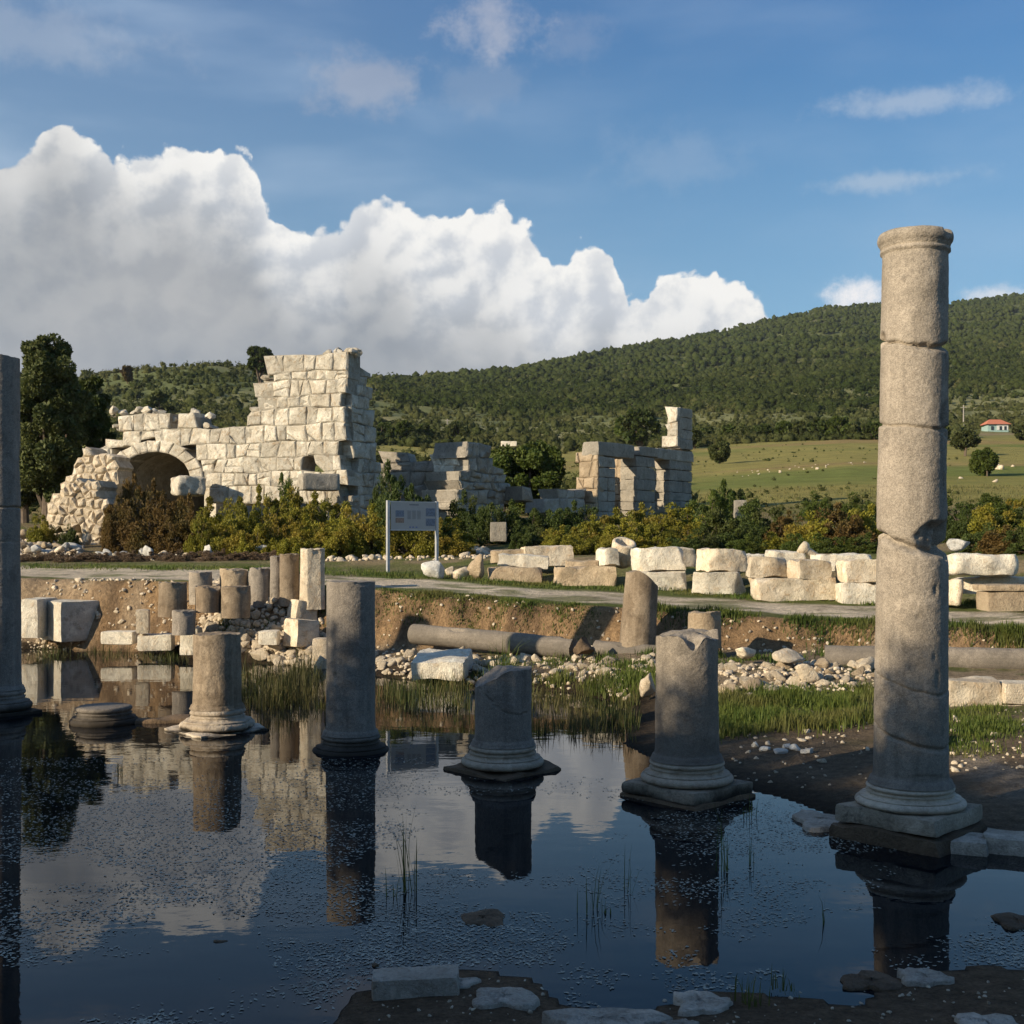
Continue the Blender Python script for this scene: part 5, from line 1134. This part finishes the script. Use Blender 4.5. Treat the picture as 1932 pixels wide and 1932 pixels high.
slab(1275, 1372, 1868, 1906, .06, 'slab', 'jagged white slab in the brown mud at the near shore', 604)
slab(1700, 1788, 1827, 1854, .05, 'slab', 'white pitted slab on the mud spit at the lower right', 605)
slab(1805, 1915, 1912, 1945, .09, 'slab', 'pale slab at the bottom right corner', 606)
slab(1255, 1320, 1922, 1945, .09, 'slab', 'small slab at the bottom edge left of centre right', 607)
slab(1590, 1700, 1832, 1866, .02, 'mudstone', 'brown muddy rock lying low at the lower right shore', 608)
slab(872, 952, 1717, 1744, .012, 'mudstone', 'brown rock breaking the water in mid pond', 609, .05)
slab(1880, 1960, 1722, 1750, .015, 'mudstone', 'brown rock breaking the water at the right edge', 610, .05)
slab(1505, 1590, 1528, 1562, .04, 'slab', 'pale kerb slab joining the plinth of the tallest column', 611)
KS = 'kerb slabs at the right shore'
for (u0, u1, v0, v1, z, lb, sd) in [(1800, 1868, 1572, 1604, .07, 'short squared kerb slab under the plinth corner of the tallest column', 613), (1868, 2000, 1560, 1612, .09, 'long squared kerb slab at the right edge beyond the plinth', 612), (1840, 1990, 1605, 1640, -.03, 'dark sunken kerb course below the right edge slabs', 617)]:
    d = F * (CH - z) / ((v0 + v1) / 2 - V0); stone_obj('kerb_slab', block_geo(sd, px(u1 - u0, d) * 1.02, .5, .16, .012, .02, 4), M['slab'] if sd != 617 else M['mudstone'], lb, 'slab', KS, (((u0 + u1) / 2 - U0) / F * d, d + .05, z - .13), -.42)
for k, (u, v, w, zz) in enumerate([(1445, 1420, 30, .1), (1470, 1425, 38, .1), (1500, 1418, 30, .12), (1522, 1427, 42, .1), (1425, 1408, 22, .14), (1485, 1412, 26, .13)]):
    d = F * (CH - zz) / (v - V0); V, Fc = rock_geo(650 + k, px(w, d) / 2, px(w, d) / 2.2, .06, 14); stone_obj('mud_stone', (V, Fc), M['rubble_grey'], 'pale flat broken stone half sunk in the shaded mud behind the columns', 'stone', 'flat stones in the mud behind the columns', ((u - U0) / F * d, d, hz((u - U0) / F * d, d) + .015))
rock_uv(402, 432, 1772, 1788, 7.9, 'mudstone', 'small dark stone poking out of the water at the lower left', seed=341)
rock_uv(698, 718, 1812, 1832, 7.45, 'mudstone', 'small round dark stone in the water near the near shore', seed=342)
stone_obj('squared_block', block_geo(620, .50, .22, .14, .012, .008, 3, None, .1), M['slab'], 'grey squared block lying at the near shore, bottom centre', 'stone block', None, ((785 - U0) / F * 6.95, 6.95, .0), (0, -.03, .06))

# ------------------------------------------------------------------ grass, reeds, pondweed
def blades(pts, h, w, m, name, label, seed, lean=.35, kind='stuff', parent=None, cat='grass', droop=.3):
    r = np.random.RandomState(seed); n = len(pts); h = h * r.uniform(.45, 1.25, n) * np.clip(.75 + 1.1 * n2(pts[:, 0], pts[:, 1], 1.7, 4, seed), .22, 1.6); az = r.uniform(0, 6.283, n)
    d = np.stack([np.cos(az), np.sin(az), np.zeros(n)], -1); ln = np.abs(r.normal(0, lean, n)); s = np.stack([-d[:, 1], d[:, 0], np.zeros(n)], -1)
    ww = (w * r.uniform(.6, 1.3, n))[:, None]
    b = pts; mid = b + np.stack([d[:, 0] * ln * h * .45, d[:, 1] * ln * h * .45, h * .6], -1); tip = b + np.stack([d[:, 0] * ln * h * 1.15, d[:, 1] * ln * h * 1.15, h * (1 - droop * ln)], -1)
    V = np.stack([b - s * ww, b + s * ww, mid + s * ww * .7, mid - s * ww * .7, tip], 1).reshape(-1, 3); i = np.arange(n)[:, None] * 5
    # quads + triangle as two triangles and one triangle
    Fc = np.concatenate([i + np.array([[0, 1, 2]]), i + np.array([[0, 2, 3]]), i + np.array([[3, 2, 4]])])
    tn = np.repeat(np.clip(r.normal(.42, .28, n) + .8 * n2(pts[:, 0], pts[:, 1], 1.1, 4, seed + 7), 0, 1), 5)
    o = link(name, fastmesh(name, V, Fc, m, tn), parent)
    if parent is None: tag(o, label, cat, None, kind)
    return o
def patch(n, fn, seed): 
    r = np.random.RandomState(seed); x, y = fn(n, r); return np.stack([x, y, H(x, y) - .01], -1)
def clump(n, fn, k, sig, seed):
    r = np.random.RandomState(seed); cx, cy = fn(k, r); i = r.randint(0, k, n); x = cx[i] + r.normal(0, sig, n); y = cy[i] + r.normal(0, sig, n); s = sdist(x, y); x, y = x[s > -.05], y[s > -.05]
    return np.stack([x, y, H(x, y) - .01], -1)
def uvd(u0, u1, d0, d1):
    def fn(n, r): u = r.uniform(u0, u1, n); d = r.uniform(d0, d1, n); return (u - U0) / F * d, d
    return fn
def bankline(u0, u1, o0, o1):
    def fn(n, r):
        u = r.uniform(u0, u1, n); a = (u - U0) / F; y = 25.4 / (1 + .41 * a); 
        for _ in range(4): y = YB(a * y)
        y = y + r.uniform(o0, o1, n); return a * y, y
    return fn
blades(clump(13000, uvd(1352, 1645, 15.6, 18.4), 70, .20, 1), .22, .007, M['grass'], 'grass', 'bright lit grass patch left of the tallest column', 1)
blades(clump(3500, uvd(1790, 1932, 13.6, 16.6), 30, .18, 2), .14, .006, M['grass'], 'grass', 'grass by the retaining blocks', 2)
blades(clump(7000, bankline(715, 1120, -.35, .25), 90, .12, 3), .09, .008, M['grass'], 'grass', 'grass along the top edge of the earth bank', 3)
blades(clump(5200, bankline(1230, 1932, -.35, .25), 34, .16, 4), .17, .009, M['grass'], 'grass', 'grass tufts on the right bank edge', 4)
blades(clump(8000, bankline(700, 1932, 3.9, 5.2), 75, .2, 5), .12, .009, M['grass'], 'grass', 'grass before the stored blocks', 5)
blades(clump(5000, bankline(40, 700, 4.6, 6.5), 90, .3, 6), .10, .01, M['grass'], 'grass', 'grass beyond the path', 6)
blades(clump(4000, uvd(700, 1650, 20.5, 23), 45, .14, 7), .2, .008, M['grass'], 'grass', 'weeds among the bank rubble', 7)
blades(clump(2600, uvd(200, 620, 25.8, 27.4), 28, .14, 8), .16, .008, M['grass'], 'grass', 'weeds on the mound', 8)
blades(clump(2600, uvd(1000, 1240, 19.5, 20.8), 28, .18, 9), .22, .008, M['grass'], 'grass', 'weeds near the tilted stump', 9)
blades(clump(9000, uvd(1310, 1940, 45, 90), 500, .5, 10), .22, .016, M['reed'], 'grass', 'dry grass in the field', 10)
blades(clump(1500, uvd(1305, 1355, 21.6, 22.3), 8, .12, 11), .25, .009, M['grass'], 'grass', 'weed tuft on the brown stump', 11)
def reedbed(n, fn, k, sig, seed, h, name='reeds', label='reeds', w=.006, lean=.16):
    r = np.random.RandomState(seed); cx, cy = fn(k, r); i = r.randint(0, k, n); x = cx[i] + r.normal(0, sig, n); y = cy[i] + r.normal(0, sig, n)
    k_ = sdist(x, y) < .12; x, y = x[k_], y[k_]
    blades(np.stack([x, y, np.maximum(H(x, y), -.08) - .02], -1), h, w, M['reed'], name, label, seed, lean * 1.5, cat='reeds')
reedbed(2300, uvd(465, 612, 18.6, 24), 60, .17, 20, .62, label='tall lit reed bed between the brown stump and the grey column')
reedbed(1700, uvd(712, 895, 18.4, 22.2), 55, .17, 21, .46, label='reed bed between the grey column and the dark stump')
reedbed(1900, uvd(1008, 1240, 16.4, 21), 45, .16, 22, .40, label='shaded reed bed between the dark stump and the chipped column')
reedbed(1000, uvd(50, 345, 26.2, 28.6), 80, .16, 23, .34, label='sparse reeds along the left waterline')
reedbed(350, uvd(740, 1200, 15.5, 17.6), 60, .05, 24, .34, label='scattered thin reeds in open water')
blades(clump(700, uvd(880, 950, 21.3, 21.8), 6, .09, 25), .75, .007, M['grass'], 'grass', 'tall feathery green weed behind the dark stump', 25, .45)
for j, (u, d, n, h) in enumerate([(772, 9.0, 14, .62), (740, 8.9, 6, .34), (1122, 8.6, 8, .40), (1140, 8.5, 7, .42), (1108, 8.5, 5, .28), (1182, 9.0, 5, .36), (1370, 9.6, 10, .50), (1424, 9.8, 4, .42), (1555, 8.3, 4, .42), (1474, 7.0, 16, .16), (1402, 6.75, 14, .22), (1430, 6.7, 10, .16), (1500, 6.9, 6, .12), (1830, 7.1, 18, .12), (230, 13.5, 8, .3), (1415, 11.5, 5, .22)]):
    r = np.random.RandomState(700 + j); x = (u - U0) / F * d + r.normal(0, .035, n); y = d + r.normal(0, .035, n); p = np.stack([x, y, np.zeros(n) - .01 + .03 * (d < 7.1)], -1)
    o = blades(p, h, .0042, M['grass'], 'reed_tuft', None, 700 + j, .22, kind=None)
    for kx in ('kind', 'category', 'label'): 
        if kx in o: del o[kx]
    tag(o, 'thin green water plant sprouting in the near pond' if d > 7.5 else 'little grass tuft at the near shore', 'plant', 'water plants in the near pond' if d > 7.5 else 'grass tufts at the near shore')
ORD = ['leftmost', 'second', 'third', 'fourth', 'fifth', 'sixth', 'seventh', 'eighth', 'ninth', 'tenth', 'eleventh', 'twelfth', 'thirteenth']
for g_, n_ in (('water plants in the near pond', 'thin green water plant from the left in the near pond'), ('grass tufts at the near shore', 'little grass tuft from the left at the near shore')):
    for k, o in enumerate(sorted([o for o in bpy.data.objects if o.get('group') == g_], key=lambda o: o.data.vertices[0].co.x / o.data.vertices[0].co.y)): o['label'] = (ORD[k] + ' ' + n_).replace('leftmost', 'leftmost' if False else 'first')
# floating flakes of pondweed
def weed():
    r = np.random.RandomState(5); n = 190000; u = r.uniform(-60, 1990, n); v = r.uniform(1430, 1940, n); d = F * CH / (v - V0); x = (u - U0) / F * d; y = d
    dens = n2(x, y, .55, 5, 71) + .18 * sst(-x, -1, 2) * sst(9.5 - y, -4, 1) + .16 * sst(8.5 - y, -.5, 1) + .35 * n2(x, y, 2.6, 3, 72) + .25 * n2(x + y * .8, y * 3, .7, 3, 74)
    k = (r.uniform(0, 1, n) < np.clip((dens - .03) * 3.4, 0, 1) * .40) & (sdist(x, y) < -.05)
    x, y = x[k], y[k]; n = len(x); a = r.uniform(0, 3.14, n); L = r.uniform(.005, .022, n); W = L * r.uniform(.25, .6, n)
    c, s = np.cos(a), np.sin(a); C = np.stack([x, y, np.full(n, .004)], -1); A = np.stack([c * L, s * L, 0 * L + r.normal(0, .0012, n)], -1); B_ = np.stack([-s * W, c * W, 0 * W], -1)
    V = np.stack([C - A, C - B_, C + A, C + B_], 1).reshape(-1, 3)
    o = link('pondweed', fastmesh('pondweed', V, np.arange(n * 4).reshape(n, 4), M['weed'])); tag(o, 'tiny floating flakes of pondweed on the near water', 'pondweed', None, 'stuff')
weed()

# ------------------------------------------------------------------ signboard
bx_, by_ = (732 - U0) / F * 32.6, 32.6; dS = (.80, .60); nS = (.60, -.80)
zsg = hz(bx_, by_); sgn = empty('signboard', (bx_, by_, zsg), 'grey information board on two steel posts beside the path', 'signboard')
ang = math.atan2(dS[1], dS[0]); sgn.rotation_euler = (0, 0, ang); Wd = 1.56; hp = CH + (V0 - 944) / F * 32.6 - zsg
for xx in (0, Wd):
    q = MB(); box(q, (xx, 0, hp / 2 - .1), (.075, .075, hp + .2)); q.obj('post', M['steel'], sgn)
q = MB(); box(q, (Wd / 2 + .02, 0, hp - .41), (Wd - .14, .03, .74)); bd = q.obj('board', M['board'], sgn)
for (a, b, c, d) in ((Wd / 2 + .02, hp - .03, Wd - .1, .03), (Wd / 2 + .02, hp - .79, Wd - .1, .03)):
    q = MB(); box(q, (a, -.004, b), (c, .045, d)); q.obj('frame_rail', M['steel'], sgn)
def pr(cx, cz, w, h, m, name): q = MB(); box(q, (Wd * cx, -.0185, hp - .03 - .76 * cz), (w, .006, h)); q.obj(name, M[m], bd)
pr(.23, .42, .26, .17, 'prblue', 'picture'); pr(.23, .66, .26, .13, 'prbrown', 'picture'); pr(.86, .36, .30, .22, 'prblue', 'picture'); pr(.86, .72, .30, .2, 'prblue', 'picture')
q = MB()
for (cx_, cz_, w_) in [(.52, .10, .30)]: box(q, (Wd * cx_, -.0185, hp - .03 - .76 * cz_), (w_, .006, .03))
for col_ in (.42, .52, .62):
    for k in range(9): box(q, (Wd * col_, -.0185, hp - .03 - .76 * (.32 + .035 * k)), (.11, .006, .009))
q.obj('print_lines', M['prtext'], bd)
for cx_ in (.44, .50, .57): pr(cx_, .90, .05, .035, 'prlogo', 'logo')

# ------------------------------------------------------------------ far house, poles
hx, hd = (1877 - U0) / F * 262, 262.; hzz = hz(hx, hd)
hs = empty('house', (hx, hd, CH - (824 - V0) / F * hd), 'small far house with an orange tiled roof and teal wall', 'house')
q = MB(); box(q, (0, 0, .4), (4.4, 3.6, 4.2)); q.obj('wall', M['teal'], hs)
q = MB(); box(q, (.9, -1.84, 1.9), (2.4, .06, 1.2)); q.obj('balcony_wall', M['wallwhite'], hs)
q = MB(); V = [(-2.7, -2.3, 2.51), (2.7, -2.3, 2.51), (2.7, 2.3, 2.51), (-2.7, 2.3, 2.51), (-1.2, 0, 3.7), (1.2, 0, 3.7)]; q.add(V, [(0, 1, 5, 4), (1, 2, 5), (2, 3, 4, 5), (3, 0, 4), (3, 2, 1, 0)]); q.obj('roof', M['roof'], hs)
for xx in (-1.3, .5, 1.5):
    q = MB(); box(q, (xx, -1.9, 1.7), (.5, .06, .8)); q.obj('window', M['glass'], hs)
for (u, v0, v1, d, lb) in [(1818, 764, 806, 240, 'pale utility pole left of the far house'), (844, 790, 822, 330, 'thin utility pole on the slope above the dark remnant')]:
    x = (u - U0) / F * d; pz = CH - (v1 - V0) / F * d; ph_ = px(v1 - v0, d); root = empty('utility_pole', (x, d, min(pz, hz(x, d))), lb, 'utility pole', 'utility poles')
    hgt_ = CH - (v0 - V0) / F * d - min(pz, hz(x, d)); q = MB(); tube(q, [(0, 0, -.3), (0, 0, hgt_)], [.17, .11], 8); q.obj('pole', M['wood'], root)
    q = MB(); box(q, (0, 0, hgt_ - .5), (1.2, .12, .12)); q.obj('crossarm', M['wood'], root)
# small distant shed roofs
block_uv('stone_block', 945, 975, 832, 842, 80, M['white'], 'pale flat stone roof edge showing above the green tree', 'stone block', depth=.5)
def haze():
    q = MB(); box(q, (0, 1300, 200), (9000, 2900, 420)); m = bpy.data.materials.new('haze'); m.use_nodes = True; t = NT(m.node_tree); t.n.clear(); out = t.n.new('ShaderNodeOutputMaterial')
    v = t.n.new('ShaderNodeVolumePrincipled'); v.inputs['Color'].default_value = (.80, .88, 1, 1); v.inputs['Density'].default_value = .00005; v.inputs['Anisotropy'].default_value = 0; t.l.new(v.outputs[0], out.inputs['Volume'])
    tag(q.obj('haze', m), kind='stuff')
haze()
print('objects', len(bpy.data.objects))
